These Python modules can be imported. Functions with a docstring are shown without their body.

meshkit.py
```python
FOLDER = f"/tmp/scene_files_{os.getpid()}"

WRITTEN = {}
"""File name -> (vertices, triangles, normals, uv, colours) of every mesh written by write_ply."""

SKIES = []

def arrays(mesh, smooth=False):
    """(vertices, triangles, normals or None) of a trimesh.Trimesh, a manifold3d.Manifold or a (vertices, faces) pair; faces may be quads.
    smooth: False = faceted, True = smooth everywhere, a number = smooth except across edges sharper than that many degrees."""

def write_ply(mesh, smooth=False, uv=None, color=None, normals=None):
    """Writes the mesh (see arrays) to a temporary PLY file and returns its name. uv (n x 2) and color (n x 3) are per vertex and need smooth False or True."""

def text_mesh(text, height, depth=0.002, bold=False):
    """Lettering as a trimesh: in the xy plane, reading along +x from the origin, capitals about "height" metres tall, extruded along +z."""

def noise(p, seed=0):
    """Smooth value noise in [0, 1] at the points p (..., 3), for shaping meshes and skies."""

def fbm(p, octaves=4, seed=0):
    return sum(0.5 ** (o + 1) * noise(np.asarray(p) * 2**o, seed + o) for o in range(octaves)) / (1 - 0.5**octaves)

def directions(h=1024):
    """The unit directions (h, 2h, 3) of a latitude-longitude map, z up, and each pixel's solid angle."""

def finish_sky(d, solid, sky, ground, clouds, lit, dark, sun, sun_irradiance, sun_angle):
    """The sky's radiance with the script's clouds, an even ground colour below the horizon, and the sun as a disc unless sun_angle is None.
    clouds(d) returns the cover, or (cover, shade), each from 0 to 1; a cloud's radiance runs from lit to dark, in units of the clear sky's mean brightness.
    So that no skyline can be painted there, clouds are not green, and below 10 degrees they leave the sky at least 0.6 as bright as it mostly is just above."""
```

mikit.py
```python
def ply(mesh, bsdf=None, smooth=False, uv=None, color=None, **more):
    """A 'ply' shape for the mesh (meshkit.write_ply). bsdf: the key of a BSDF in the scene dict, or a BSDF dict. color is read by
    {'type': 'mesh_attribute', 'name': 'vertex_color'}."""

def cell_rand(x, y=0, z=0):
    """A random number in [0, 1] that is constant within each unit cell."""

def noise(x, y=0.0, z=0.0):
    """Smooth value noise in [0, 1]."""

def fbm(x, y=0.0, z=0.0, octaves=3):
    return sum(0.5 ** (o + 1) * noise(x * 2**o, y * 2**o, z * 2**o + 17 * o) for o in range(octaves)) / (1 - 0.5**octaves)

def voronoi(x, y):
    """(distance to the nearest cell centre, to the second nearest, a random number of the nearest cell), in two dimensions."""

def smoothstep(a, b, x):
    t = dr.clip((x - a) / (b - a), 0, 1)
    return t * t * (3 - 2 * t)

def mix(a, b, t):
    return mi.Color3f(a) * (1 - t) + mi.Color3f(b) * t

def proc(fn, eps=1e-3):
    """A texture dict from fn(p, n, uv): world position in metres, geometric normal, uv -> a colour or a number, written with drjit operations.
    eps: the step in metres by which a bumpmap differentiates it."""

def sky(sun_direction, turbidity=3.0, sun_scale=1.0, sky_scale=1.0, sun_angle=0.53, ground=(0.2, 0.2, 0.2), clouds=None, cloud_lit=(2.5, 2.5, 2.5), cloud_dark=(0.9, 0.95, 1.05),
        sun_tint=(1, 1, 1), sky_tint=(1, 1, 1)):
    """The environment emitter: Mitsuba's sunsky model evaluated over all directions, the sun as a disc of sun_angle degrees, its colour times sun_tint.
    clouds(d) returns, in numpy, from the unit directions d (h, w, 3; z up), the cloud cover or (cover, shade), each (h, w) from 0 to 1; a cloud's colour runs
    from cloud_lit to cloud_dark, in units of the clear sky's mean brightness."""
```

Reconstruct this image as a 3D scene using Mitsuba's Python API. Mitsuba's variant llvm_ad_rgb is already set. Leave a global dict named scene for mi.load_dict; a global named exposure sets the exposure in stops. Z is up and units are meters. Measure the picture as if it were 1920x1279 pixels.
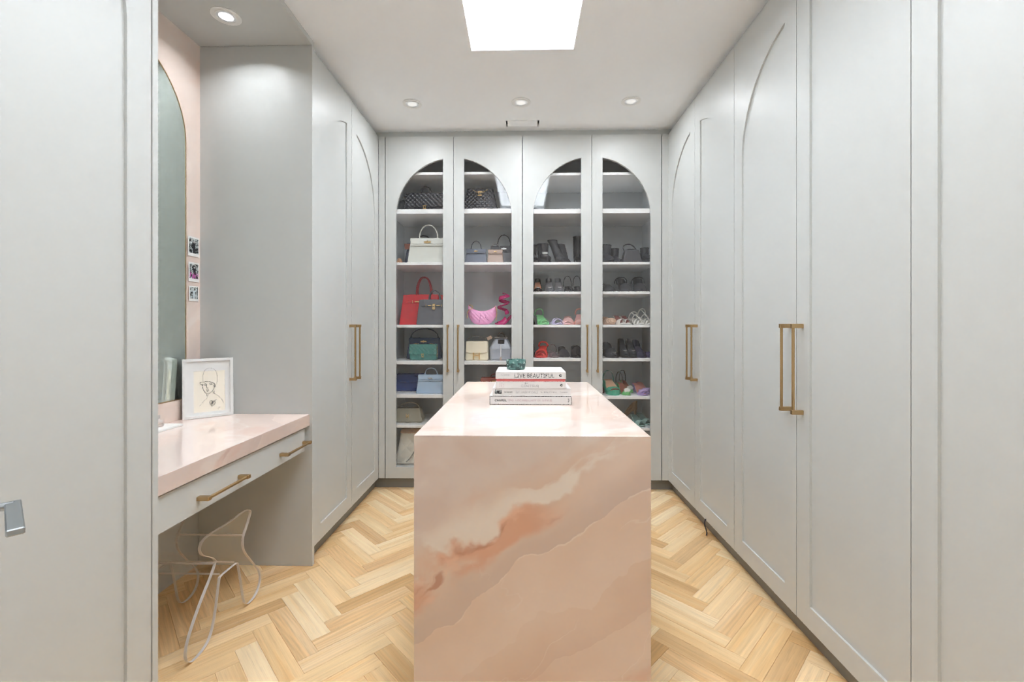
import math, random
import numpy as np, trimesh, mitsuba as mi, drjit as dr
import manifold3d as m3
import shapely, shapely.geometry as sg, shapely.affinity as sa
import mikit, meshkit
from mikit import noise, fbm, smoothstep, mix, cell_rand

T = mi.ScalarTransform4f
rng = random.Random(7)

# ------------------------------------------------------------------ camera, light, exposure
FPX, EYE, YAW = 828.0, 1.22, math.atan(19.5 / 828.0)
exposure = -0.03
SKYLIGHT = 12.6
HALL_FILL = 5.0  # added lamp out of view, fills the room through the doorway
SPOT_BACK, FILL_FRONT, SPOT_VANITY = 1.08, 2.25, 1.35       # candela-like intensities of the recessed lamps; the front pair is added, unseen fill
DOWNLIGHT = 2.0
scene, labels = {}, {}
scene['camera'] = {
    'type': 'perspective', 'fov': math.degrees(2 * math.atan(960 / FPX)), 'fov_axis': 'x', 'near_clip': 0.02, 'far_clip': 60.0,
    'principal_point_offset_x': 0.0, 'principal_point_offset_y': (639.5 - 611.0) / 1279.0,
    'to_world': T().look_at(origin=[0, 0, EYE], target=[-math.sin(YAW), math.cos(YAW), EYE], up=[0, 0, 1])}

# ------------------------------------------------------------------ materials
def srgb(r, g, b):
    return [float((c / 12.92) if c <= 0.04045 else ((c + 0.055) / 1.055) ** 2.4) for c in (r / 255, g / 255, b / 255)]

def mat(key, col, rough=0.5, metal=0.0, spec=0.5, **more):
    c = {'type': 'rgb', 'value': list(col)} if not isinstance(col, dict) else col
    scene[key] = {'type': 'twosided', 'bsdf': {'type': 'principled', 'base_color': c, 'roughness': rough, 'metallic': metal, 'specular': spec, **more}}
    return key

mat('m_paint', (0.55, 0.566, 0.558), 0.42, spec=0.4)
mat('m_ceiling', (0.90, 0.92, 0.94), 0.8, spec=0.2)
mat('m_wall', (0.86, 0.86, 0.85), 0.8, spec=0.2)
mat('m_shelf', (0.82, 0.83, 0.83), 0.4, spec=0.4)
mat('m_cabinet_inside', (0.50, 0.525, 0.535), 0.45, spec=0.4)
mat('m_toe', (0.22, 0.225, 0.22), 0.5)
mat('m_white', (0.85, 0.85, 0.84), 0.35)
mat('m_black', (0.012, 0.012, 0.013), 0.4)
mat('m_subfloor', (0.10, 0.06, 0.035), 0.7)
mat('m_brass', (0.52, 0.36, 0.19), 0.32, metal=1.0)
mat('m_gold', (0.83, 0.60, 0.30), 0.22, metal=1.0)
mat('m_silver', (0.75, 0.75, 0.76), 0.2, metal=1.0)
mat('m_chrome', (0.36, 0.40, 0.43), 0.3, metal=1.0)
scene['m_mirror'] = {'type': 'twosided', 'bsdf': {'type': 'conductor', 'material': 'none', 'specular_reflectance': {'type': 'rgb', 'value': [0.72, 0.80, 0.765]}}}
scene['m_pane'] = {'type': 'thindielectric', 'int_ior': 1.5}
scene['m_acrylic'] = {'type': 'dielectric', 'int_ior': 1.49, 'ext_ior': 1.0}
scene['m_glass'] = {'type': 'dielectric', 'int_ior': 1.5, 'ext_ior': 1.0}

def oak(p, n, uv):
    """uv.x: metres along the plank + 10 x tone number, uv.y: metres across + 1 x random offset"""
    k = dr.floor(uv.x / 10.0)
    u, v = uv.x - 10.0 * k, uv.y
    r1, r2, r3 = cell_rand(k, 1), cell_rand(k, 2), cell_rand(k, 3)
    warp = 0.016 * (fbm(u * 2.6 + r1 * 40, v * 11, r2 * 9) - 0.5)
    band = fbm(u * 1.1 + r1 * 31, (v + warp) * 26, r2 * 17, 3)
    streak = noise(u * 4.0 + r2 * 3, (v + warp) * 150, r1 * 7)
    fine = noise(u * 14 + r1 * 7, (v + warp * 0.4) * 620, 3.0)
    fleck = smoothstep(0.68, 0.9, noise(u * 18 + r2 * 13, (v + warp) * 340, r1 * 5))
    cath = 0.5 + 0.5 * dr.sin(6.2832 * ((v + warp * 3.5) * 62 + 3.4 * fbm(u * 1.9 + r3 * 50, v * 13, r1 * 8)))
    pale, mid, dark = mi.Color3f(0.95, 0.745, 0.485), mi.Color3f(0.87, 0.605, 0.33), mi.Color3f(0.58, 0.345, 0.15)
    c = mix(mid, pale, smoothstep(0.2, 0.95, r1))
    c = mix(c, dark, 0.70 * smoothstep(0.74, 0.97, r2))
    c = mix(c, mi.Color3f(0.74, 0.45, 0.22), 0.55 * smoothstep(0.66, 0.95, r3))
    tone = 1.0 + 0.34 * (band - 0.5) + 0.10 * (fine - 0.5) + 0.17 * (streak - 0.5) - 0.07 * fleck + 0.09 * (cath - 0.5) * smoothstep(0.55, 0.85, r3)
    tint = mix((1.0, 1.0, 1.0), (1.0, 0.93, 0.82), smoothstep(0.55, 0.3, band))
    return c * tone * tint
scene['m_oak'] = {'type': 'twosided', 'bsdf': {'type': 'principled', 'base_color': mikit.proc(oak), 'roughness': 0.38, 'specular': 0.4}}

def onyx_colour(u0, v0, lift, s0):
    """Pink onyx: warm ground, a diagonal coral vein with pale clouds above and a taupe layer below, sharp-edged layers along the vein."""
    wx = fbm(u0 * 2.7 + s0, v0 * 2.7, 1.0, 4) - 0.5
    wy = fbm(u0 * 2.7 + s0 + 31.0, v0 * 2.7, 6.0, 4) - 0.5
    u, v = u0 + 0.16 * wx, v0 + 0.16 * wy
    w2 = fbm(u0 * 10.0 + s0, v0 * 10.0, 5.0, 5) - 0.5
    w3 = fbm(u0 * 34.0 + s0, v0 * 34.0, 8.0, 3) - 0.5
    s = u * 0.854 + v * 0.52                                  # along the vein
    q = (v - 0.449) * 0.854 - 0.52 * (u + 0.316) + 0.060 * w2 + 0.010 * w3   # across it
    soft = fbm(u * 2.3 + s0, v * 2.3 - u, 9.0, 4)
    ground = mix((0.70, 0.515, 0.405), (0.755, 0.60, 0.51), smoothstep(0.3, 0.7, soft))
    ground = mix(ground, (0.70, 0.60, 0.55), 0.85 * smoothstep(0.05, 0.22, q))
    c = mix(ground, (0.82, 0.75, 0.69), 0.55 * smoothstep(0.08, 0.16, q) * smoothstep(0.50, 0.68, fbm(s * 3.0 + s0, q * 7.0, 3.0, 5)))
    c = mix(c, (0.62, 0.46, 0.385), 0.5 * smoothstep(0.10, 0.2, q) * smoothstep(0.52, 0.70, fbm(u * 3.4 + s0 + 5.0, v * 4.0, 14.0, 5)))
    # taupe layer under the vein, with a sharp lower edge
    t1 = q + 0.105
    lay = smoothstep(0.0, 0.003, t1) * (1 - smoothstep(0.03, 0.12, t1))
    c = mix(c, (0.565, 0.435, 0.375), 0.62 * lay)
    c = mix(c, (0.86, 0.76, 0.68), 0.5 * smoothstep(0.0045, 0.0, dr.abs(t1)) * smoothstep(0.45, 0.6, fbm(s * 9.0, q * 3.0, 2.0 + s0)))
    for off, hgt, col, k in ((0.28, 0.15, (0.79, 0.64, 0.555), 0.55), (0.40, 0.12, (0.62, 0.44, 0.36), 0.40), (0.52, 0.14, (0.78, 0.62, 0.53), 0.5)):
        t = q + off + 0.05 * wx
        c = mix(c, col, k * smoothstep(0.0, 0.003, t) * (1 - smoothstep(0.0, hgt, t)))
    # coral vein: strong for a stretch, then dying out
    core = smoothstep(-0.045, -0.012, q) * (1 - smoothstep(0.030, 0.085, q + 0.03 * w2))
    along = smoothstep(0.60, 0.44, dr.abs(s - 0.12)) if s0 > 0.5 else smoothstep(0.50, 0.36, s) * smoothstep(-0.40, -0.2, s)
    body = smoothstep(0.22, 0.50, fbm(s * 5.0 + s0 * 2 + 1.0, q * 11.0, 2.0, 5))
    c = mix(c, (0.67, 0.345, 0.225), 0.80 * core * along * body)
    deep = smoothstep(0.50, 0.70, fbm(s * 7.0 + s0 + 3.0, q * 26.0, 7.0, 5))
    c = mix(c, (0.47, 0.205, 0.13), 0.75 * core * along * deep)
    c = mix(c, (0.80, 0.52, 0.39), 0.6 * core * along * smoothstep(0.52, 0.7, fbm(s * 11.0 + s0, q * 20.0, 21.0, 4)))
    # pale ragged clouds along the upper edge
    cl = smoothstep(0.030, 0.055, q + 0.05 * w2) * (1 - smoothstep(0.07, 0.15, q))
    c = mix(c, (0.85, 0.775, 0.70), 0.8 * cl * smoothstep(0.40, 0.58, fbm(s * 7.0 + s0 + 4.0, q * 14.0, 4.0, 5)))
    # a second coral spot and a few fine pale threads
    c = mix(c, (0.66, 0.36, 0.25), 0.6 * smoothstep(0.63, 0.80, fbm(u * 3.6 + s0 + 9.0, v * 4.4 - u * 2.2, 6.0, 5)))
    th = dr.abs(fbm(u * 2.2 + s0, v * 3.2 - u * 2.0, 12.0, 6) - 0.5)
    c = mix(c, (0.84, 0.73, 0.66), 0.35 * smoothstep(0.006, 0.0, th) * smoothstep(0.46, 0.62, fbm(u * 4 + 8.0, v * 4, 3.0)))
    return mix(c, (0.78, 0.63, 0.585), lift) * 0.94

def onyx(p, n, uv):
    ax, az = dr.abs(n.x) > 0.6, dr.abs(n.z) > 0.6
    u = dr.select(ax, p.y - 1.2, p.x)
    v = dr.select(az, p.y - 0.38, p.z)
    return onyx_colour(u, v, 0.0, 0.0)
def onyx_pale(p, n, uv):
    ax, az = dr.abs(n.x) > 0.6, dr.abs(n.z) > 0.6
    u = dr.select(ax, p.y, dr.select(az, p.y, p.x))
    v = dr.select(az, -p.x - 0.2, p.z)
    return onyx_colour(u - 1.4, v, 0.55, 3.7)
def onyx_shade_lifted(p, n, uv):  # same stone, colour lightened to make up for the shade in the recess
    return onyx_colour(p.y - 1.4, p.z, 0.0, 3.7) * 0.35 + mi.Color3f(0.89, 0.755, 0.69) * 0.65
scene['m_onyx_shade_lifted'] = {'type': 'twosided', 'bsdf': {'type': 'principled', 'base_color': mikit.proc(onyx_shade_lifted), 'roughness': 0.1, 'specular': 0.5}}
scene['m_onyx'] = {'type': 'twosided', 'bsdf': {'type': 'principled', 'base_color': mikit.proc(onyx), 'roughness': 0.06, 'specular': 0.5}}
scene['m_onyx_pale'] = {'type': 'twosided', 'bsdf': {'type': 'principled', 'base_color': mikit.proc(onyx_pale), 'roughness': 0.07, 'specular': 0.5}}

def photo_print(p, n, uv):
    """uv in 0..1 over the print; uv.x + 2k picks the print"""
    k = dr.floor(uv.x / 2.0)
    u, v = uv.x - 2.0 * k, uv.y
    g = 0.55 * fbm(u * 5 + k * 7, v * 6, 1.0 + k, 4) + 0.25 * noise(u * 14 + k * 3, v * 22, 4.0)
    g = smoothstep(0.28, 0.62, g) * 0.75
    fig = smoothstep(0.17, 0.10, dr.abs(u - 0.52 - 0.05 * dr.sin(k * 2.0))) * smoothstep(0.78, 0.68, v)
    head = smoothstep(0.10, 0.07, dr.sqrt(dr.square(u - 0.52 - 0.05 * dr.sin(k * 2.0)) + dr.square((v - 0.76) * 1.2)))
    arch = smoothstep(0.06, 0.03, dr.abs(dr.sqrt(dr.square(u - 0.5) + dr.square(v - 0.62)) - 0.34)) * smoothstep(0.55, 0.7, v)
    c = mi.Color3f(g) * mi.Color3f(0.9, 1.0, 1.02)
    c = mix(c, (0.75, 0.78, 0.76), 0.5 * arch)
    c = mix(c, dr.select(k > 1.5, mi.Color3f(0.55, 0.62, 0.65), mi.Color3f(0.012, 0.013, 0.016)), fig)
    c = mix(c, (0.45, 0.42, 0.40), head)
    c = mix(c, (0.42, 0.10, 0.32), dr.select(dr.abs(k - 1.0) < 0.5, 1.0, 0.0) * smoothstep(0.5, 0.62, noise(u * 9, v * 9, 2.0)) * smoothstep(0.45, 0.35, v))
    return c
scene['m_print'] = {'type': 'twosided', 'bsdf': {'type': 'principled', 'base_color': mikit.proc(photo_print), 'roughness': 0.25, 'specular': 0.4}}

def stone(p, n, uv):
    a = fbm(p.x * 60, p.y * 60, p.z * 60, 4)
    c = mix((0.015, 0.05, 0.045), (0.10, 0.22, 0.20), smoothstep(0.35, 0.6, a))
    return mix(c, (0.45, 0.60, 0.56), smoothstep(0.62, 0.72, fbm(p.x * 110 + 4, p.y * 110, p.z * 110, 3)))
scene['m_green_stone'] = {'type': 'twosided', 'bsdf': {'type': 'principled', 'base_color': mikit.proc(stone), 'roughness': 0.12, 'specular': 0.5}}

LEATHERS = {}
def leather(r, g, b, rough=0.45, spec=0.45):
    k = (r, g, b, rough)
    if k not in LEATHERS:
        LEATHERS[k] = mat(f'm_leather_{len(LEATHERS)}', srgb(r, g, b), rough, spec=spec)
    return LEATHERS[k]

# ------------------------------------------------------------------ mesh helpers
cat = trimesh.util.concatenate
def box(x0, x1, y0, y1, z0, z1, bevel=0.0):
    e = np.array([x1 - x0, y1 - y0, z1 - z0])
    c = np.array([(x0 + x1) / 2, (y0 + y1) / 2, (z0 + z1) / 2])
    if bevel <= 0:
        m = trimesh.creation.box(e); m.apply_translation(c); return m
    pts = []
    for s in np.array(np.meshgrid([-1, 1], [-1, 1], [-1, 1])).T.reshape(-1, 3):
        for k in range(3):
            d = np.full(3, bevel); d[k] = 0
            pts.append(c + s * (e / 2 - d))
    return trimesh.convex.convex_hull(np.array(pts))

def from_manifold(m):
    q = m.to_mesh()
    return trimesh.Trimesh(q.vert_properties[:, :3], q.tri_verts, process=False)

def hull_pts(pts, r=0.0, seg=10):
    """rounded convex solid: hull of spheres"""
    if r <= 0:
        return m3.Manifold.hull_points(np.array(pts, float))
    s = m3.Manifold.sphere(r, seg)
    return m3.Manifold.batch_hull([s.translate(tuple(map(float, p))) for p in pts])

def trapezoid(w0, w1, d0, d1, h, r, z=0.0, seg=12):
    """rounded box: bottom w0 x d0, top w1 x d1"""
    P = []
    for s in (-1, 1):
        for t in (-1, 1):
            P.append((s * (w0 / 2 - r), t * (d0 / 2 - r), z + r))
            P.append((s * (w1 / 2 - r), t * (d1 / 2 - r), z + h - r))
    return hull_pts(P, r, seg)

def tube(pts, r, sides=8, closed=False, flat=None):
    """sweep of a circle (or of an ellipse: flat = second radius) along a polyline"""
    p = np.asarray(pts, float)
    n = len(p)
    t = np.roll(p, -1, 0) - np.roll(p, 1, 0) if closed else np.gradient(p, axis=0)
    t /= np.linalg.norm(t, axis=1, keepdims=True) + 1e-12
    up = np.array([0, 0, 1.0]) if abs(t[0][2]) < 0.9 else np.array([0, 1.0, 0])
    a = np.cross(t[0], up); a /= np.linalg.norm(a)
    A = []
    for k in range(n):
        a = a - t[k] * (a @ t[k]); a /= np.linalg.norm(a) + 1e-12
        A.append(a.copy())
    A = np.array(A); B = np.cross(t, A)
    rr = np.broadcast_to(np.asarray(r, float), (n,))
    fl = rr if flat is None else np.broadcast_to(np.asarray(flat, float), (n,))
    ang = np.arange(sides) * 2 * np.pi / sides + (np.pi / sides)
    v = p[:, None] + (rr[:, None, None] * np.cos(ang)[None, :, None] * A[:, None] + fl[:, None, None] * np.sin(ang)[None, :, None] * B[:, None])
    v = v.reshape(-1, 3)
    f = []
    for i in range(n if closed else n - 1):
        j = (i + 1) % n
        for k in range(sides):
            l = (k + 1) % sides
            f += [[i * sides + k, i * sides + l, j * sides + l], [i * sides + k, j * sides + l, j * sides + k]]
    if not closed:
        v = np.vstack([v, p[0], p[-1]])
        for k in range(sides):
            l = (k + 1) % sides
            f += [[n * sides, l, k], [n * sides + 1, (n - 1) * sides + k, (n - 1) * sides + l]]
    m = trimesh.Trimesh(v, np.array(f), process=False)
    if m.volume < 0: m.invert()
    return m

def loft(rings):
    """closed solid from rings of equal point count (each n x 3)"""
    R = np.array(rings, float); n, k = R.shape[:2]
    v = np.vstack([R.reshape(-1, 3), R[0].mean(0), R[-1].mean(0)])
    f = []
    for i in range(n - 1):
        for a in range(k):
            b = (a + 1) % k
            f += [[i * k + a, i * k + b, (i + 1) * k + b], [i * k + a, (i + 1) * k + b, (i + 1) * k + a]]
    for a in range(k):
        b = (a + 1) % k
        f += [[n * k, b, a], [n * k + 1, (n - 1) * k + a, (n - 1) * k + b]]
    m = trimesh.Trimesh(v, np.array(f), process=False)
    if m.volume < 0: m.invert()
    return m

def sheet(grid, th):
    """curved sheet of thickness th over a grid (n x m x 3)"""
    G = np.asarray(grid, float); n, m = G.shape[:2]
    du, dv = np.gradient(G, axis=0), np.gradient(G, axis=1)
    N = np.cross(du, dv); N /= np.linalg.norm(N, axis=2, keepdims=True) + 1e-12
    top, bot = G + N * th / 2, G - N * th / 2
    v = np.vstack([top.reshape(-1, 3), bot.reshape(-1, 3)]); o = n * m
    f = []
    for i in range(n - 1):
        for j in range(m - 1):
            a, b, c, d = i * m + j, (i + 1) * m + j, (i + 1) * m + j + 1, i * m + j + 1
            f += [[a, b, c], [a, c, d], [o + a, o + c, o + b], [o + a, o + d, o + c]]
    def wall(ids):
        for a, b in zip(ids[:-1], ids[1:]):
            f.extend([[a, o + a, o + b], [a, o + b, b]])
    wall([i * m for i in range(n)]); wall([(n - 1) * m + j for j in range(m)])
    wall([i * m + m - 1 for i in range(n)][::-1]); wall([j for j in range(m)][::-1])
    t = trimesh.Trimesh(v, np.array(f), process=False)
    if t.volume < 0: t.invert()
    return t

def spline(pts, n):
    from scipy.interpolate import CubicSpline
    p = np.asarray(pts, float)
    d = np.r_[0, np.cumsum(np.linalg.norm(np.diff(p, axis=0), axis=1))]
    return CubicSpline(d, p)(np.linspace(0, d[-1], n))

def arch(x0, x1, z0, ztop, y=0.0, n=15, power=2.0, lean=0.0):
    a = np.linspace(math.pi, 0, n)
    c, s = np.cos(a), np.sin(a)
    k = 2 / power
    x = (x0 + x1) / 2 + (x1 - x0) / 2 * np.sign(c) * np.abs(c) ** k
    s = np.abs(s) ** k
    return np.stack([x, y + lean * s, z0 + (ztop - z0) * s], 1)

def extrude(poly, depth):
    polys = getattr(poly, 'geoms', [poly])
    return cat([trimesh.creation.extrude_polygon(g, depth, engine='earcut') for g in polys])

def placed(m, M):
    m = m.copy() if isinstance(m, trimesh.Trimesh) else from_manifold(m)
    m.apply_transform(M)
    return m
def at(x, y, z, rz=0.0):
    M = trimesh.transformations.rotation_matrix(rz, [0, 0, 1]); M[:3, 3] = (x, y, z); return M

used = {}
def numbered(name):
    k = name; i = 0
    while k in used:
        i += 1; k = f'{name}_{i:03d}'
    used[k] = 1
    return k
def thing(name, label, category, group=None):
    k = numbered(name)
    labels[k] = {'label': label, 'category': category}
    if group: labels[k]['group'] = group
    return k
def part(parent, name, mesh, bsdf, smooth=False, label=None, M=None, **kw):
    if M is not None: mesh = placed(mesh, M)
    elif not isinstance(mesh, trimesh.Trimesh): mesh = from_manifold(mesh)
    k = numbered(parent + '__' + name)
    scene[k] = mikit.ply(mesh, bsdf, smooth=smooth, **kw)
    if label: labels[k] = {'label': label}
    return k
def solo(name, mesh, bsdf, label, category, group=None, smooth=False, M=None, **kw):
    k = thing(name, label, category, group)
    if M is not None: mesh = placed(mesh, M)
    elif not isinstance(mesh, trimesh.Trimesh): mesh = from_manifold(mesh)
    scene[k] = mikit.ply(mesh, bsdf, smooth=smooth, **kw)
    return k
def struct(name, mesh, bsdf, label=None, category=None, smooth=False, **kw):
    k = numbered(name)
    scene[k] = mikit.ply(mesh, bsdf, smooth=smooth, **kw)
    labels[k] = {'kind': 'structure'}
    if label: labels[k]['label'] = label
    if category: labels[k]['category'] = category
    return k

# ------------------------------------------------------------------ the room
XL, XR, YB, HT = -1.07, 1.07, 3.26, 2.672      # door planes and ceiling
ZD0, ZD1 = 0.087, 2.625                        # door bottom and top
W = 0.508
YR = -0.32                                     # wall behind the camera
SKX0, SKX1, SKY0, SKY1 = -0.268, 0.268, 0.88, 2.325

hole = sg.box(-1.75, YR, 1.75, 3.85) - sg.box(SKX0, SKY0, SKX1, SKY1) - sg.box(-0.122, 3.118, 0.124, 3.222)
cm = extrude(hole, 0.10); cm.apply_translation([0, 0, HT])
struct('ceiling', cm, 'm_ceiling', 'white flat ceiling with a square skylight opening', 'ceiling')
# skylight: white shaft and a frosted pane lit by the day
shaft = sg.box(SKX0 - 0.02, SKY0 - 0.02, SKX1 + 0.02, SKY1 + 0.02) - sg.box(SKX0, SKY0, SKX1, SKY1)
sm = extrude(shaft, 0.07); sm.apply_translation([0, 0, HT + 0.02])
k = struct('window_1', sm, 'm_ceiling', 'bright white skylight in the ceiling above the island', 'skylight')
pane = box(SKX0 - 0.02, SKX1 + 0.02, SKY0 - 0.02, SKY1 + 0.02, HT + 0.09, HT + 0.10)
kk = part(k, 'frosted_pane', pane, 'm_white')
scene[kk]['emitter'] = {'type': 'area', 'radiance': {'type': 'rgb', 'value': [SKYLIGHT * c for c in (0.93, 1.0, 1.08)]}}

struct('wall_back', box(-1.75, 1.75, 3.75, 3.85, 0, HT), 'm_wall')
struct('wall_left', box(-1.75, -1.655, YR, 3.75, 0, HT), 'm_paint')
struct('wall_right', box(1.655, 1.75, YR, 3.75, 0, HT), 'm_paint')
rear = cat([box(-1.75, -0.46, YR - 0.12, YR, 0, HT), box(0.40, 1.75, YR - 0.12, YR, 0, HT), box(-0.46, 0.40, YR - 0.12, YR, 2.03, HT)])
struct('wall_front', rear, 'm_wall')
# hall beyond the doorway, behind the camera
hall = cat([box(-1.75, 1.75, -2.6, -2.5, 0, HT), box(-1.75, -1.65, -2.5, YR - 0.12, 0, HT), box(1.65, 1.75, -2.5, YR - 0.12, 0, HT)])
struct('wall_hall', hall, 'm_wall')
struct('ceiling_hall', box(-1.75, 1.75, -2.6, YR, HT, HT + 0.1), 'm_ceiling')
hl = thing('added_hall_fill_lamp', 'added unseen round fill lamp in the hall, brightening the room', 'ceiling lamp')
lp = trimesh.creation.cylinder(0.28, 0.06, 40); lp.apply_translation([0, -1.3, HT - 0.035])
kk = part(hl, 'shade', lp, 'm_white')
scene[kk]['emitter'] = {'type': 'area', 'radiance': {'type': 'rgb', 'value': [HALL_FILL * c for c in (0.95, 1.0, 1.06)]}}

# floor: oak herringbone, every plank a piece
struct('floor', box(-1.75, 1.75, -2.6, 3.85, -0.05, -0.0125), 'm_subfloor', 'light oak herringbone floor', 'floor')
PW, PL, PX0, PY0 = 0.0755, 0.373, 0.819, 1.957
r2 = math.sqrt(0.5)
seen_floor = sg.box(-1.655, 1.25, 1.13, 3.33)
rest_floor = sg.box(-1.75, -2.6, 1.75, 3.75)
def plank_mesh(poly, horizontal, k, o, tone, dz):
    """a plank clipped to the room, bevel-free with a hairline joint, uv along the grain"""
    g = poly.buffer(-0.00045, join_style=2)
    if g.is_empty or g.area < 2e-4: return None
    g = max(getattr(g, 'geoms', [g]), key=lambda a: a.area)
    m = extrude(g, 0.012); m.apply_translation([0, 0, -0.012 + dz])
    d = np.array([r2, r2]) if horizontal else np.array([-r2, r2])
    e = np.array([-d[1], d[0]])
    q = m.vertices[:, :2] - np.array(o)
    uv = np.stack([q @ d + 2.0 + 10 * tone, q @ e + rng.random() * 3 + 1.0], 1)
    return m, uv
planks_far = []
tone_no = 0
for j in range(-9, 10):
    for k in range(-90, 60):
        for horizontal in (True, False):
            a0, b0 = k * PW + j * PL, k * PW - j * PL
            if horizontal: ab = [(a0, b0), (a0 + PL, b0), (a0 + PL, b0 + PW), (a0, b0 + PW)]
            else: ab = [(a0 - PW, b0), (a0, b0), (a0, b0 + PL), (a0 - PW, b0 + PL)]
            xy = [(PX0 + (a - b) * r2, PY0 + (a + b) * r2) for a, b in ab]
            P = sg.Polygon(xy)
            if not P.intersects(rest_floor): continue
            c = P.centroid
            tone_no += 1
            if seen_floor.contains(c):
                r = plank_mesh(P.intersection(sg.box(-1.655, 1.0, 1.25, 3.345)), horizontal, k, xy[0], tone_no % 4000, rng.uniform(-0.00025, 0.00025))
                if r: part('floor', 'plank', r[0], 'm_oak', uv=r[1])
            else:
                Q = P.intersection(rest_floor)
                if Q.is_empty or Q.geom_type != 'Polygon': continue
                r = plank_mesh(Q, horizontal, k, xy[0], tone_no % 4000, 0.0)
                if r: planks_far.append(r)
k = part('floor', 'plank_field', cat([m for m, _ in planks_far]), 'm_oak', uv=np.vstack([u for _, u in planks_far]))
labels[k] = {'kind': 'stuff'}

# ------------------------------------------------------------------ cabinet doors
SPRING, RAD, STILE = 2.034, 0.430, 0.078
def opening(grow=0.0):
    """half-arch opening of a door, u from the centre seam, v = height"""
    a = np.linspace(0, math.pi / 2, 40)
    r = RAD + grow
    p = [(STILE - grow, ZD0 + 0.083 - grow), (r, ZD0 + 0.083 - grow)]
    p += [(r * math.cos(t), SPRING + r * math.sin(t)) for t in a]
    g = sg.Polygon(p)
    return g.intersection(sg.box(STILE - grow, 0, 1, 3))
def frame_mesh():
    g = sg.box(0.0015, ZD0, W - 0.0015, ZD1) - opening()
    return extrude(g, 0.020)
def door_matrix(seam, sgn, face):
    """local (u, v, depth) -> world. face: 'back', 'left', 'right'. sgn: side of the seam on which the door lies."""
    M = np.eye(4)
    if face == 'back':      # depth +: away from room
        M[:3, 0] = (sgn, 0, 0); M[:3, 1] = (0, 0, 1); M[:3, 2] = (0, 1, 0); M[:3, 3] = (seam, YB, 0)
    elif face == 'right':
        M[:3, 0] = (0, sgn, 0); M[:3, 1] = (0, 0, 1); M[:3, 2] = (1, 0, 0); M[:3, 3] = (XR, seam, 0)
    else:
        M[:3, 0] = (0, sgn, 0); M[:3, 1] = (0, 0, 1); M[:3, 2] = (-1, 0, 0); M[:3, 3] = (XL, seam, 0)
    return M
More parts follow.
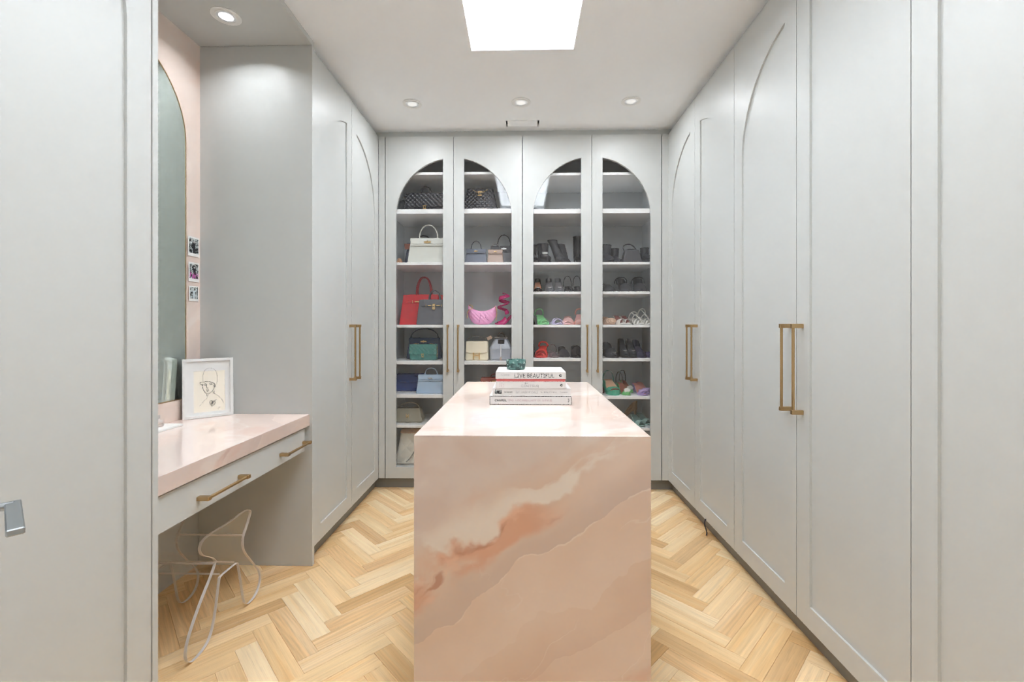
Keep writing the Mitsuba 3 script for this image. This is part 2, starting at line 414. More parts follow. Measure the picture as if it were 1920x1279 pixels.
def put(m, M):
    m = m.copy(); m.apply_transform(M)
    if np.linalg.det(M[:3, :3]) < 0 and m.volume < 0: m.invert()
    if m.volume < 0: m.invert()
    return m
FRAME = frame_mesh()
PANEL = extrude(opening(0.004), 0.009); PANEL.apply_translation([0, 0, 0.0085])
PANE = extrude(opening(0.003), 0.004); PANE.apply_translation([0, 0, 0.010])
_o = opening(0.003)
def pane_sheet():
    v, f = trimesh.creation.triangulate_polygon(_o, engine='earcut')
    return trimesh.Trimesh(np.c_[v, np.full(len(v), 0.012)], f, process=False)
PANE = pane_sheet()

def handle_mesh(length, u, z0, horizontal=False):
    """bar on two square posts; local (u, v, depth), room side is negative depth"""
    ms = []
    bar = trimesh.creation.cylinder(0.0058, length, sections=12)
    n = 40
    # lightly faceted, twisted bar
    pts = [(u, z0 + length * i / n, -0.036) for i in range(n + 1)]
    ms.append(tube(pts, [0.0061 if i % 2 else 0.0058 for i in range(n + 1)], sides=6))
    for zz in (z0 + 0.0075, z0 + length - 0.0075):
        ms.append(box(u - 0.0068, u + 0.0068, zz - 0.0085, zz + 0.0085, -0.0435, 0.0, 0.0012))
    return cat(ms)
HANDLE = handle_mesh(0.345, 0.038, 0.882)
def add_door(unit, seam, sgn, face, glass=False, u=None):
    M = door_matrix(seam, sgn, face)
    d = part(unit, 'door', put(FRAME, M), 'm_paint', label='pale grey door with a half-arch ' + ('glazed opening' if glass else 'recessed panel'))
    if glass:
        m = PANE.copy(); m.apply_transform(M)
        part(d, 'glass_pane', m, 'm_pane', label='clear glass pane')
    else:
        part(d, 'panel', put(PANEL, M), 'm_paint')
    part(d, 'handle', put(HANDLE, M), 'm_brass', smooth=30, label='aged brass bar handle')
    return d

# wall of display cabinets at the back
SH_L = [(2.350, 2.370), (2.059, 2.095), (1.675, 1.695), (1.206, 1.228), (0.930, 0.956), (0.679, 0.705), (0.455, 0.477)]
SH_R = [(2.338, 2.358), (2.054, 2.089), (1.674, 1.694), (1.455, 1.475), (1.208, 1.228), (0.957, 0.979), (0.677, 0.699), (0.444, 0.464)]
def display_cabinet(x0, x1, shelves, label):
    t = thing('display_cabinet', label, 'cabinet', None)
    y0, y1 = YB + 0.022, 3.735
    body = cat([box(x0, x0 + 0.018, y0, y1, ZD0, ZD1), box(x1 - 0.018, x1, y0, y1, ZD0, ZD1), box(x0, x1, y0, y1, ZD1 - 0.02, ZD1),
                box(x0, x1, y0, y1, ZD0, 0.158), box(x0, x1, 3.722, y1, ZD0, ZD1)])
    part(t, 'body', body, 'm_cabinet_inside')
    for a, b in shelves:
        part(t, 'shelf', box(x0 + 0.019, x1 - 0.019, 3.29, 3.721, a, b, 0.0015), 'm_shelf', label='white shelf')
    return t
dl = display_cabinet(-1.020, -0.0015, SH_L, 'glass-fronted arched cabinet left of centre on the back wall, holding handbags')
add_door(dl, -0.5105, -1, 'back', True); add_door(dl, -0.5105, 1, 'back', True)
drr = display_cabinet(0.0015, 1.020, SH_R, 'glass-fronted arched cabinet right of centre on the back wall, holding shoes')
add_door(drr, 0.5105, -1, 'back', True); add_door(drr, 0.5105, 1, 'back', True)
struct('trim_1', cat([box(-1.070, -1.023, YB, YB + 0.02, ZD0, ZD1), box(1.023, 1.070, YB, YB + 0.02, ZD0, ZD1)]), 'm_paint', 'pale grey filler strips at the corners of the back cabinets', 'trim')
struct('trim_2', box(-1.12, 1.12, YB + 0.028, YB + 0.04, ZD1 - 0.01, HT), 'm_paint', 'recessed grey strip above the back cabinets', 'trim')
struct('baseboard_back', box(-1.127, 1.127, 3.316, 3.33, 0, ZD0 + 0.02), 'm_toe', 'dark grey plinth under the back cabinets', 'baseboard')

# side wardrobes
def wardrobe(face, y0, y1, label, doors, gables=()):
    t = thing('wardrobe', label, 'wardrobe', None)
    s = 1 if face == 'right' else -1
    xa, xb = sorted((s * (XR + 0.022), s * 1.65))
    part(t, 'body', box(xa, xb, y0 + 0.001, y1 - 0.001, ZD0, ZD1), 'm_paint')
    for seam, sgn in doors: add_door(t, seam, sgn, face)
    for a, b in gables:
        xa, xb = sorted((s * (XR - 0.004), s * 1.652))
        part(t, 'side_panel', box(xa, xb, a, b, 0.0, 2.645, 0.0012), 'm_paint', label='plain grey end panel')
    return t
wardrobe('right', 2.258, 3.274, 'tall pale grey wardrobe with half-arch doors on the right, next to the glass cabinets', [(2.766, 1), (2.766, -1)])
wardrobe('right', 1.242, 2.258, 'tall pale grey wardrobe with long brass handles in the middle of the right wall', [(1.750, 1), (1.750, -1)])
wardrobe('right', 0.226, 1.242, 'tall pale grey wardrobe nearest the viewer at the right edge', [(0.734, 1), (0.734, -1)])
wardrobe('left', 2.240, 3.256, 'tall pale grey wardrobe with half-arch doors on the left, beyond the vanity', [(2.748, 1), (2.748, -1)], [(2.216, 2.2385)])
wardrobe('left', 0.235, 1.247, 'tall pale grey wardrobe nearest the viewer at the left edge, before the vanity', [(0.741, 1), (0.741, -1)], [(1.2495, 1.269)])
struct('trim_3', cat([box(XR + 0.028, XR + 0.04, YR, YB + 0.04, ZD1 - 0.01, HT), box(XL - 0.04, XL - 0.028, 2.24, YB + 0.04, ZD1 - 0.01, HT), box(XL - 0.04, XL - 0.028, YR, 1.25, ZD1 - 0.01, HT)]), 'm_paint', 'recessed grey strips between the side wardrobes and the ceiling', 'trim')
struct('baseboard_right', box(XR + 0.045, XR + 0.06, YR, 3.33, 0, ZD0 + 0.02), 'm_toe', 'dark grey plinth under the right wardrobes', 'baseboard')
struct('baseboard_left', cat([box(XL - 0.06, XL - 0.045, 2.24, 3.33, 0, ZD0 + 0.02), box(XL - 0.06, XL - 0.045, YR, 1.25, 0, ZD0 + 0.02)]), 'm_toe', 'dark grey plinth under the left wardrobes', 'baseboard')
fill = cat([box(XR, 1.655, YR, 0.224, 0, 2.645), box(-1.655, XL, YR, 0.233, 0, 2.645)])
struct('trim_4', fill, 'm_paint')
# soffit over the vanity, with its front lip
sof = cat([box(-1.652, XL + 0.004, 1.269, 2.216, 2.645, 2.66), box(XL - 0.03, XL + 0.004, 1.25, 2.2385, 2.645, HT)])
struct('trim_5', sof, 'm_paint', 'grey soffit above the vanity recess', 'soffit')
struct('wall_vanity', box(-1.654, -1.645, 1.269, 2.216, 0.60, 2.645), 'm_onyx_shade_lifted', 'glossy pink onyx slab behind the vanity mirror', 'stone wall')

# recessed lights and the slot vent
def downlight(x, y, z, label, group=None, spot=0.0):
    t = thing('downlight', label, 'ceiling light', group)
    a = np.linspace(0, 2 * np.pi, 41)[:-1]
    def ring(r0, r1, z0, z1):
        g = sg.Point(0, 0).buffer(r1, 24) - sg.Point(0, 0).buffer(r0, 24)
        m = extrude(g, z1 - z0); m.apply_translation([x, y, z0]); return m
    part(t, 'trim_ring', cat([ring(0.040, 0.062, z - 0.003, z - 0.0002), ring(0.040, 0.045, z - 0.006, z - 0.003)]), 'm_white')
    part(t, 'baffle', ring(0.030, 0.040, z - 0.004, z - 0.001), 'm_silver', label='grey metal inner ring')
    lens = trimesh.creation.cylinder(0.030, 0.002, 32); lens.apply_translation([x, y, z - 0.0025])
    q = part(t, 'lens', lens, 'm_white')
    scene[q]['emitter'] = {'type': 'area', 'radiance': {'type': 'rgb', 'value': [DOWNLIGHT * 0.2, DOWNLIGHT * 0.2, DOWNLIGHT * 0.2] if z > 2.65 else [DOWNLIGHT * 1.5] * 3}}
def lamp(key, x, y, z, i, cut=86.0, beam=30.0):
    scene[key + '_beam'] = {'type': 'spot', 'to_world': T().look_at(origin=[x, y, z - 0.006], target=[x, y, 0], up=[0, 1, 0]), 'cutoff_angle': cut, 'beam_width': beam,
                            'intensity': {'type': 'rgb', 'value': [i * c for c in (0.97, 1.0, 1.04)]}}
for x, y, z, i in [(-0.72, 2.87, HT, SPOT_BACK), (-0.009, 2.868, HT, SPOT_BACK), (0.701, 2.869, HT, SPOT_BACK), (-1.362, 1.999, 2.645, SPOT_VANITY), (-0.35, 0.42, HT, FILL_FRONT), (0.35, 0.42, HT, FILL_FRONT)]:  # last two are added fill lamps, out of view
    lamp(f'lamp{int(1000 * x)}_{int(1000 * y)}', x, y, z, i, *((70.0, 4.0) if z < 2.66 else ()))
downlight(-0.35, 0.42, HT, 'added recessed fill light overhead, out of view, on the left', 'added fill lights out of view')
downlight(0.35, 0.42, HT, 'added recessed fill light overhead, out of view, on the right', 'added fill lights out of view')
downlight(-0.72, 2.87, HT, 'small round recessed ceiling light, leftmost of the row of three before the glass cabinets', 'recessed lights in the ceiling')
downlight(-0.009, 2.868, HT, 'small round recessed ceiling light in the middle of the row of three', 'recessed lights in the ceiling')
downlight(0.701, 2.869, HT, 'small round recessed ceiling light, rightmost of the row of three before the glass cabinets', 'recessed lights in the ceiling')
downlight(-1.362, 1.999, 2.645, 'round white recessed light in the soffit above the vanity')
v = thing('ceiling_vent', 'flush rectangular slot vent in the ceiling above the glass cabinets', 'vent')
part(v, 'frame', (lambda m: (m.apply_translation([0, 0, HT - 0.002]), m)[1])(extrude(sg.box(-0.124, 3.116, 0.126, 3.224) - sg.box(-0.118, 3.121, 0.120, 3.219), 0.03)), 'm_ceiling')
part(v, 'panel', box(-0.106, 0.108, 3.1275, 3.2165, HT - 0.001, HT + 0.004), 'm_ceiling')
part(v, 'duct', box(-0.121, 0.123, 3.119, 3.221, HT + 0.022, HT + 0.028), 'm_black', label='black slot behind the panel')

# entrance door, standing open against the left wardrobe, just outside the frame
hx, hy, ex, ey = -0.46, -0.30, -0.625, 0.497
dd = np.array([ex - hx, ey - hy]); L = np.linalg.norm(dd); dd /= L
nn = np.array([dd[1], -dd[0]])                # towards the room
ang = math.atan2(dd[1], dd[0])
Md = at(hx, hy, 0, ang)
dk = struct('door_1', placed(box(0, L, 0.0, 0.04, 0.012, 2.02, 0.002), Md), 'm_white', 'open white entrance door at the left edge', 'door')
pa, pb = np.array([-0.5685, 0.4795]), np.array([-0.4870, 0.4130])      # grip of the lever, angled away from the door
ga = math.atan2(*(pb - pa)[::-1]); gl = float(np.linalg.norm(pb - pa))
grip = placed(box(0, gl, -0.0065, 0.0065, -0.0035, 0.0035, 0.0012), at(pa[0], pa[1], 1.0215, ga))
foot = np.array([hx, hy]) + dd * (L - 0.045)
neck = tube([(foot[0] + nn[0] * 0.001, foot[1] + nn[1] * 0.001, 1.0215), (foot[0] + nn[0] * 0.03, foot[1] + nn[1] * 0.03, 1.0215), (pa[0] + 0.006, pa[1] - 0.004, 1.0215)], 0.0045, 12)
ros = placed(trimesh.creation.cylinder(0.024, 0.006, 28), at(foot[0] + nn[0] * 0.003, foot[1] + nn[1] * 0.003, 1.0215, math.atan2(nn[1], nn[0])) @ trimesh.transformations.rotation_matrix(math.pi / 2, [0, 1, 0]))
part(dk, 'handle', cat([grip, neck, ros]), 'm_chrome', smooth=30, label='polished steel lever handle')

# ------------------------------------------------------------------ island
ix0, ix1, iy0, iy1, iz = -0.316, 0.370, 1.280, 2.525, 0.900
isl = thing('island', 'waterfall island clad in veined pink onyx in the middle of the room', 'kitchen island')
labels[isl]['category'] = 'island'
def prism_x(profile, x0, x1):
    m = extrude(sg.Polygon(profile), x1 - x0)
    M = np.eye(4); M[:3, 0] = (0, 1, 0); M[:3, 1] = (0, 0, 1); M[:3, 2] = (1, 0, 0); M[:3, 3] = (x0, 0, 0)
    m.apply_transform(M); return m
g_ = 0.0003
part(isl, 'countertop', prism_x([(iy0 + g_, iz), (iy1 - g_, iz), (iy1 - 0.03, iz - 0.03 + g_), (iy0 + 0.03, iz - 0.03 + g_)], ix0, ix1), 'm_onyx', label='glossy pink onyx top')
part(isl, 'front_panel', prism_x([(iy0, 0), (iy0, iz - 0.0004), (iy0 + 0.03, iz - 0.0304), (iy0 + 0.03, 0)], ix0, ix1), 'm_onyx', label='onyx waterfall end facing the viewer')
part(isl, 'back_panel', prism_x([(iy1, 0), (iy1, iz - 0.0004), (iy1 - 0.03, iz - 0.0304), (iy1 - 0.03, 0)], ix0, ix1), 'm_onyx')
part(isl, 'body', box(ix0 + 0.012, ix1 - 0.012, iy0 + 0.051, iy1 - 0.051, 0.08, iz - 0.0505), 'm_paint')
part(isl, 'plinth', box(ix0 + 0.06, ix1 - 0.06, iy0 + 0.051, iy1 - 0.051, 0.0, 0.08), 'm_toe')

# ------------------------------------------------------------------ vanity
va = thing('vanity_desk', 'floating vanity desk with pink onyx top and grey drawer in the left recess', 'desk')
part(va, 'countertop', box(-1.644, -1.078, 1.271, 2.2145, 0.714, 0.772, 0.0012), 'm_onyx_pale', label='glossy pale pink onyx top')
part(va, 'backsplash', box(-1.644, -1.632, 1.271, 2.2145, 0.7722, 0.866, 0.0008), 'm_onyx_shade_lifted')
part(va, 'carcass', box(-1.644, -1.115, 1.271, 2.2145, 0.60, 0.7138), 'm_paint')
dw = part(va, 'drawer', box(-1.114, -1.090, 1.274, 2.187, 0.593, 0.706, 0.0015), 'm_paint')
def pull(y0, y1, z):
    ms = []
    n = 26
    pts = [(-1.090 + 0.034, y0 + (y1 - y0) * i / n, z) for i in range(n + 1)]
    ms.append(tube(pts, [0.0064 if i % 2 else 0.0057 for i in range(n + 1)], sides=6))
    for y in (y0 + 0.008, y1 - 0.008):
        ms.append(box(-1.090, -1.090 + 0.0415, y - 0.009, y + 0.009, z - 0.0068, z + 0.0068, 0.0012))
    return cat(ms)
part(dw, 'handle', pull(1.452, 1.682, 0.640), 'm_brass', smooth=30, label='aged brass bar handle')
part(dw, 'handle', pull(1.956, 2.178, 0.640), 'm_brass', smooth=30, label='aged brass bar handle')
# arched mirror
def arch_poly(r, z0, spring, n=48):
    a = np.linspace(0, math.pi, n)
    return sg.Polygon([(-r, z0), (r, z0)] + [(r * math.cos(t), spring + r * math.sin(t)) for t in a])
mp = arch_poly(0.374, 0.868, 2.11)
Mm = np.eye(4); Mm[:3, 0] = (0, 1, 0); Mm[:3, 1] = (0, 0, 1); Mm[:3, 2] = (1, 0, 0); Mm[:3, 3] = (-1.6445, 1.742, 0)
wm = thing('arched_mirror', 'tall round-topped mirror on the pink onyx slab above the vanity', 'mirror')
mg = extrude(mp.buffer(-0.003), 0.004); mg.apply_transform(Mm)
part(wm, 'glass', mg, 'm_mirror', label='greenish silvered glass')
mf = extrude(mp - mp.buffer(-0.003), 0.006); mf.apply_transform(Mm)
part(wm, 'edge', mf, 'm_brass')

# instant photographs on the slab
for i, (y0, y1, z0, z1, tilt, what) in enumerate([(2.126, 2.206, 1.566, 1.663, 0.03, 'uppermost of the three instant photos on the pink slab, a dark figure before a building'),
                                            (2.130, 2.207, 1.440, 1.536, 0.05, 'middle one of the three instant photos on the slab, with a purple patch'),
                                            (2.133, 2.200, 1.343, 1.418, 0.02, 'lowest and smallest of the three instant photos on the pink slab')]):
    t = thing('instant_photo', what, 'photo', 'instant photos beside the mirror')
    w_, h_ = y1 - y0, z1 - z0
    M = np.eye(4); M[:3, 0] = (-math.sin(tilt), math.cos(tilt), 0); M[:3, 1] = (0, 0, 1); M[:3, 2] = (math.cos(tilt), math.sin(tilt), 0)
    M[:3, 3] = (-1.6395, y0, z0)
    card = extrude(sg.box(0, 0, w_, h_), 0.001); card.apply_transform(M)
    part(t, 'card', card, 'm_white')
    a, b = np.meshgrid(np.linspace(0, 1, 2), np.linspace(0, 1, 2))
    pv = np.stack([0.10 * w_ + a.ravel() * 0.80 * w_, 0.16 * h_ + b.ravel() * 0.76 * h_, np.full(4, 0.0013)], 1)
    pm = trimesh.Trimesh(pv, [[0, 1, 3], [0, 3, 2]], process=False); pm.apply_transform(M)
    part(t, 'print', pm, 'm_print', uv=np.stack([a.ravel() + 2 * i, b.ravel()], 1), label='black and white picture')

# framed drawing leaning in the corner
A, B = np.array([-1.606, 2.050]), np.array([-1.454, 2.190])
ud = (B - A) / np.linalg.norm(B - A); fw = float(np.linalg.norm(B - A)); fh = 0.287
ndir = np.array([ud[1], -ud[0]])              # towards the viewer
lean = math.radians(3.0)
Mf = np.eye(4)
Mf[:3, 0] = (ud[0], ud[1], 0)
Mf[:3, 1] = (-ndir[0] * math.sin(lean), -ndir[1] * math.sin(lean), math.cos(lean))
Mf[:3, 2] = np.cross(Mf[:3, 0], Mf[:3, 1])
Mf[:3, 3] = (A[0], A[1], 0.7735)
pf = thing('picture_frame', 'white framed pencil drawing of a face under a hat, leaning on the vanity', 'picture frame')
fr = extrude(sg.box(0, 0, fw, fh) - sg.box(0.0125, 0.0125, fw - 0.0125, fh - 0.0125), 0.020); fr.apply_translation([0, 0, -0.020]); fr.apply_transform(Mf)
part(pf, 'frame', fr, 'm_white')
bk = extrude(sg.box(0.001, 0.001, fw - 0.001, fh - 0.001), 0.003); bk.apply_translation([0, 0, -0.018]); bk.apply_transform(Mf)
part(pf, 'backing', bk, 'm_toe')
mt = extrude(sg.box(0.0126, 0.0126, fw - 0.0126, fh - 0.0126) - sg.box(0.045, 0.026, fw - 0.034, fh - 0.062), 0.0015); mt.apply_translation([0, 0, -0.0135]); mt.apply_transform(Mf)
part(pf, 'mat', mt, 'm_white')
mat('m_cream', srgb(250, 243, 228), 0.7)
ppr = extrude(sg.box(0.02, 0.014, fw - 0.02, fh - 0.03), 0.0006); ppr.apply_translation([0, 0, -0.0146]); ppr.apply_transform(Mf)
paper = part(pf, 'paper', ppr, 'm_cream', label='cream drawing paper')
mat('m_graphite', (0.06, 0.058, 0.055), 0.7)
mat('m_graphite_light', (0.34, 0.33, 0.31), 0.7)
def strokes(lines, r):
    ms = []
    for ln in lines:
        q = np.array(spline(ln, max(8, 4 * len(ln)))) if len(ln) > 2 else np.array(ln, float)
        q = np.c_[q[:, 0] * fw, q[:, 1] * fh, np.full(len(q), -0.0118)]
        ms.append(tube(q, r, 5, flat=0.0003))
    m = cat(ms); m.apply_transform(Mf); return m
hat = [(0.40, 0.60), (0.40, 0.72), (0.45, 0.81), (0.54, 0.835), (0.63, 0.80), (0.68, 0.70), (0.67, 0.56)]
brim = [(0.335, 0.595), (0.42, 0.602), (0.52, 0.60), (0.60, 0.575), (0.645, 0.51)]
face = [(0.39, 0.57), (0.40, 0.48), (0.44, 0.42), (0.49, 0.395), (0.54, 0.41), (0.60, 0.46), (0.625, 0.53)]
part(paper, 'pencil_line', strokes([hat, [(0.57, 0.44), (0.60, 0.40), (0.61, 0.385)], [(0.44, 0.30), (0.38, 0.25), (0.33, 0.20)],
      [(0.60, 0.41), (0.70, 0.345), (0.76, 0.29), (0.80, 0.22)], [(0.68, 0.14), (0.70, 0.12), (0.71, 0.145), (0.74, 0.14)], [(0.46, 0.40), (0.475, 0.355), (0.47, 0.32), (0.45, 0.30)]], 0.0006), 'm_graphite_light', label='thin pencil lines')
part(paper, 'dark_pencil_line', strokes([brim, [(0.335, 0.592), (0.37, 0.555), (0.40, 0.55)], [(0.60, 0.53), (0.645, 0.505), (0.63, 0.54)], face,
      [(0.415, 0.555), (0.44, 0.57), (0.465, 0.555)], [(0.42, 0.548), (0.445, 0.54), (0.46, 0.55)], [(0.52, 0.56), (0.55, 0.57), (0.58, 0.555)], [(0.525, 0.55), (0.55, 0.545), (0.575, 0.55)],
      [(0.475, 0.56), (0.468, 0.52), (0.475, 0.497), (0.50, 0.495)], [(0.46, 0.458), (0.485, 0.466), (0.515, 0.458)], [(0.465, 0.452), (0.485, 0.443), (0.51, 0.453)], [(0.47, 0.43), (0.49, 0.433)],
      [(0.62, 0.44), (0.615, 0.40), (0.64, 0.385)], [(0.47, 0.385), (0.475, 0.36), (0.50, 0.375)],
      [(0.58, 0.235), (0.555, 0.275), (0.53, 0.262), (0.525, 0.235), (0.55, 0.20), (0.575, 0.178)], [(0.58, 0.235), (0.605, 0.262), (0.632, 0.25), (0.635, 0.225), (0.60, 0.195), (0.575, 0.178)],
      [(0.545, 0.225), (0.58, 0.245), (0.66, 0.285)], [(0.55, 0.21), (0.60, 0.25)], [(0.56, 0.20), (0.61, 0.24)]], 0.0009), 'm_graphite')

# tray with a glass bottle at the left end of the vanity
solo('tray', box(-1.618, -1.520, 1.775, 1.945, 0.7722, 0.7822, 0.0015), 'm_white', 'white slab tray on the vanity, half hidden by the left panel', 'tray')
bt = thing('perfume_bottle', 'small clear glass bottle with a silver cap on the white tray', 'bottle')
gb = trimesh.creation.revolve([(0, 0), (0.018, 0), (0.021, 0.004), (0.021, 0.022), (0.014, 0.032), (0.007, 0.035), (0, 0.035)], sections=28)
part(bt, 'flask', gb, 'm_glass', smooth=30, M=at(-1.580, 1.880, 0.7824))
part(bt, 'cap', trimesh.creation.cylinder(0.007, 0.014, 20), 'm_silver', smooth=30, M=at(-1.580, 1.880, 0.7824 + 0.0425))

# acrylic stool under the vanity
st = thing('acrylic_stool', 'clear acrylic stool with waisted sides and splayed legs under the vanity', 'stool')
def chaikin(p, n=3):
    p = np.array(p, float)
    for _ in range(n):
        q = np.roll(p, -1, 0)
        p = np.stack([0.75 * p + 0.25 * q, 0.25 * p + 0.75 * q], 1).reshape(-1, 2)
    return p
outer = [(1.555, -0.004), (1.535, 0.06), (1.60, 0.17), (1.70, 0.285), (1.688, 0.315), (1.615, 0.36), (1.610, 0.405), (1.66, 0.419), (1.77, 0.412), (1.88, 0.419),
         (1.925, 0.405), (1.905, 0.36), (1.862, 0.305), (1.868, 0.25), (1.93, 0.17), (2.00, 0.08), (1.975, 0.01), (1.905, -0.004), (1.872, 0.02), (1.855, 0.11), (1.832, 0.215), (1.826, 0.222),
         (1.724, 0.222), (1.718, 0.215), (1.700, 0.11), (1.672, 0.02), (1.625, -0.004)]
sp = sg.Polygon(chaikin(outer)).buffer(0)
zmin = sp.bounds[1]
mat('m_acrylic_edge', (0.78, 0.72, 0.68), 0.12, spec=0.6)
def side_matrix(x):
    M = np.eye(4); M[:3, 0] = (0, 1, 0); M[:3, 1] = (0, 0, 1); M[:3, 2] = (1, 0, 0); M[:3, 3] = (x, 0, 0.0003 - zmin); return M
for x in (-1.205, -1.492):
    v2, f2 = trimesh.creation.triangulate_polygon(sp.buffer(-0.0008), engine='earcut')
    m = trimesh.Trimesh(np.c_[v2, np.full(len(v2), 0.0055)], f2, process=False); m.apply_transform(side_matrix(x))
    pnl = part(st, 'side_panel', m, 'm_pane', label='clear acrylic side')
    m = extrude(sp - sp.buffer(-0.0010), 0.011); m.apply_transform(side_matrix(x))
    part(pnl, 'polished_edge', m, 'm_acrylic_edge', label='pale polished edge')
sc = spline([(1.700, 0.285), (1.660, 0.333), (1.620, 0.368), (1.622, 0.400), (1.665, 0.412), (1.77, 0.405), (1.875, 0.412), (1.907, 0.398), (1.893, 0.36), (1.872, 0.315)], 46)
gx = np.linspace(-1.4802, -1.2060, 3)
gv = np.array([[(xx, y, z - zmin) for y, z in sc] for xx in gx]).reshape(-1, 3)
gf = [[i * 46 + j, (i + 1) * 46 + j, (i + 1) * 46 + j + 1] for i in range(2) for j in range(45)] + [[i * 46 + j, (i + 1) * 46 + j + 1, i * 46 + j + 1] for i in range(2) for j in range(45)]
seat = part(st, 'seat', trimesh.Trimesh(gv, np.array(gf), process=False), 'm_pane', smooth=True, label='clear acrylic seat')
part(seat, 'polished_edge', cat([box(-1.4802, -1.2060, y - 0.003, y + 0.003, z - zmin - 0.003, z - zmin + 0.003) for y, z in (sc[0], sc[-1])]), 'm_acrylic_edge')
shf = part(st, 'shelf', trimesh.Trimesh([(-1.4802, 1.733, 0.231), (-1.206, 1.733, 0.231), (-1.206, 1.817, 0.231), (-1.4802, 1.817, 0.231)], [[0, 1, 2], [0, 2, 3]], process=False), 'm_pane')
part(shf, 'polished_edge', cat([box(-1.4802, -1.2060, y - 0.0012, y + 0.0012, 0.228, 0.234) for y in (1.7305, 1.8195)]), 'm_acrylic_edge')

# ------------------------------------------------------------------ books and bowl on the island
mat('m_book', srgb(222, 219, 217), 0.35)
mat('m_pages', srgb(226, 222, 214), 0.8)
mat('m_ink', (0.02, 0.02, 0.02), 0.6)
mat('m_ink_grey', (0.32, 0.31, 0.32), 0.6)
mat('m_ink_pink', (0.50, 0.33, 0.36), 0.6)
mat('m_red_cover', srgb(205, 105, 105), 0.5)
GB = 'books stacked on the island'
def book(x0, x1, y0, dep, z0, h, cover, label, edge=None):
    t = thing('book', label, 'book', GB)
    c = 0.0025
    cov = cat([box(x0, x1, y0, y0 + dep, z0, z0 + c, 0.0004), box(x0, x1, y0, y0 + dep, z0 + h - c, z0 + h, 0.0004), box(x0, x1, y0, y0 + c, z0 + c, z0 + h - c)])
    part(t, 'cover', cov, cover)
    part(t, 'pages', box(x0 + 0.004, x1 - 0.004, y0 + c + 0.0003, y0 + dep - 0.004, z0 + c + 0.0002, z0 + h - c - 0.0002), 'm_pages')
    return t
def lettering(parent, text, x0, width, zc, y, hgt, ink, bold=False, squash=1.0, name='lettering', rot=False):
    m = meshkit.text_mesh(text, hgt, 0.0004, bold)
    b = m.bounds
    m.apply_translation([-b[0][0], -(b[0][1] + b[1][1]) / 2, 0])
    if rot:
        m.apply_transform(trimesh.transformations.rotation_matrix(math.pi / 2, [0, 0, 1]))
        m.apply_scale([1, width / max(1e-6, np.ptp(m.bounds[:, 1])), 1]); m.apply_translation([0, -m.bounds.mean(0)[1], 0])
    else:
        m.apply_scale([width / (b[1][0] - b[0][0]), 1, 1])
    M = np.eye(4); M[:3, 1] = (0, 0, 1); M[:3, 2] = (0, -1, 0); M[:3, 3] = (x0, y - 0.0001, zc)
    m.apply_transform(M)
    part(parent, name, m, ink)
Z = iz + 0.0002
b1 = book(-0.1335, 0.1990, 1.790, 0.262, Z, 0.0352, 'm_book', 'wide white book with thin black edges at the bottom of the stack on the island'); 
fr_ = extrude(sg.box(-0.1330, 0.0004, 0.1985, 0.0348) - sg.box(-0.1315, 0.0019, 0.1970, 0.0333), 0.0004)
Mx = np.eye(4); Mx[:3, 1] = (0, 0, 1); Mx[:3, 2] = (0, -1, 0); Mx[:3, 3] = (0, 1.7899, Z)
fr_.apply_transform(Mx); part(b1, 'border', fr_, 'm_ink', label='thin black border')
lettering(b1, 'CHANEL', -0.112, 0.039 * 1.22, Z + 0.0176, 1.790, 0.0086, 'm_ink', True)
lettering(b1, 'THE VOCABULARY OF STYLE', -0.058, 0.206 * 0.86, Z + 0.0176, 1.790, 0.0078, 'm_ink_pink')
lettering(b1, 'Yale', 0.1865, 0.017, Z + 0.0176, 1.790, 0.0065, 'm_ink', False, rot=True)
for tb in (box(-0.008, 0.010, 1.7885, 1.7899, Z + 0.0335, Z + 0.0352), box(-0.011, 0.008, 1.7885, 1.7899, Z, Z + 0.0016)): part(b1, "tab", tb, "m_ink")
z2 = Z + 0.0354
b2 = book(-0.122, 0.1965, 1.796, 0.250, z2, 0.0298, 'm_book', 'white book with a small dark picture on its spine, second lowest in the stack')
pv = np.array([[-0.112, 1.7957, z2 + 0.007], [-0.084, 1.7957, z2 + 0.007], [-0.112, 1.7957, z2 + 0.0235], [-0.084, 1.7957, z2 + 0.0235]])
part(b2, 'spine_picture', trimesh.Trimesh(pv, [[0, 1, 3], [0, 3, 2]], process=False), 'm_print', uv=np.array([[0.0, 0.1], [1.0, 0.1], [0, 0.9], [1, 0.9]]))
lettering(b2, 'ROGER', -0.074, 0.034, z2 + 0.0145, 1.796, 0.0042, 'm_ink', True)
lettering(b2, 'SALVADOR DALI', -0.027, 0.090, z2 + 0.0145, 1.796, 0.0085, 'm_ink_grey')
lettering(b2, 'The Making of an Artist', 0.072, 0.066, z2 + 0.0145, 1.796, 0.0046, 'm_ink_grey')
lettering(b2, 'Flammarion', 0.153, 0.031, z2 + 0.0145, 1.796, 0.0045, 'm_ink_grey')
z3 = z2 + 0.0300
b3 = book(-0.1085, 0.1755, 1.792, 0.225, z3, 0.0284, 'm_book', 'white book directly under the thin red book in the stack on the island')
lettering(b3, 'the', 0.010, 0.012, z3 + 0.0215, 1.792, 0.0048, 'm_ink')
lettering(b3, 'COUTEUR', -0.004, 0.070, z3 + 0.0105, 1.792, 0.0098, 'm_ink_grey')
for i in range(3):
    part(b3, 'lettering', box(-0.092 + i * 0.008, -0.0908 + i * 0.008, 1.7913, 1.7918, z3 + 0.005, z3 + 0.0235 - 0.005 * (i == 2)), 'm_ink_pink')
z4 = z3 + 0.0286
b4 = book(-0.1055, 0.1735, 1.793, 0.222, z4, 0.0100, 'm_red_cover', 'thin coral red book in the middle of the stack on the island')
z5 = z4 + 0.0102
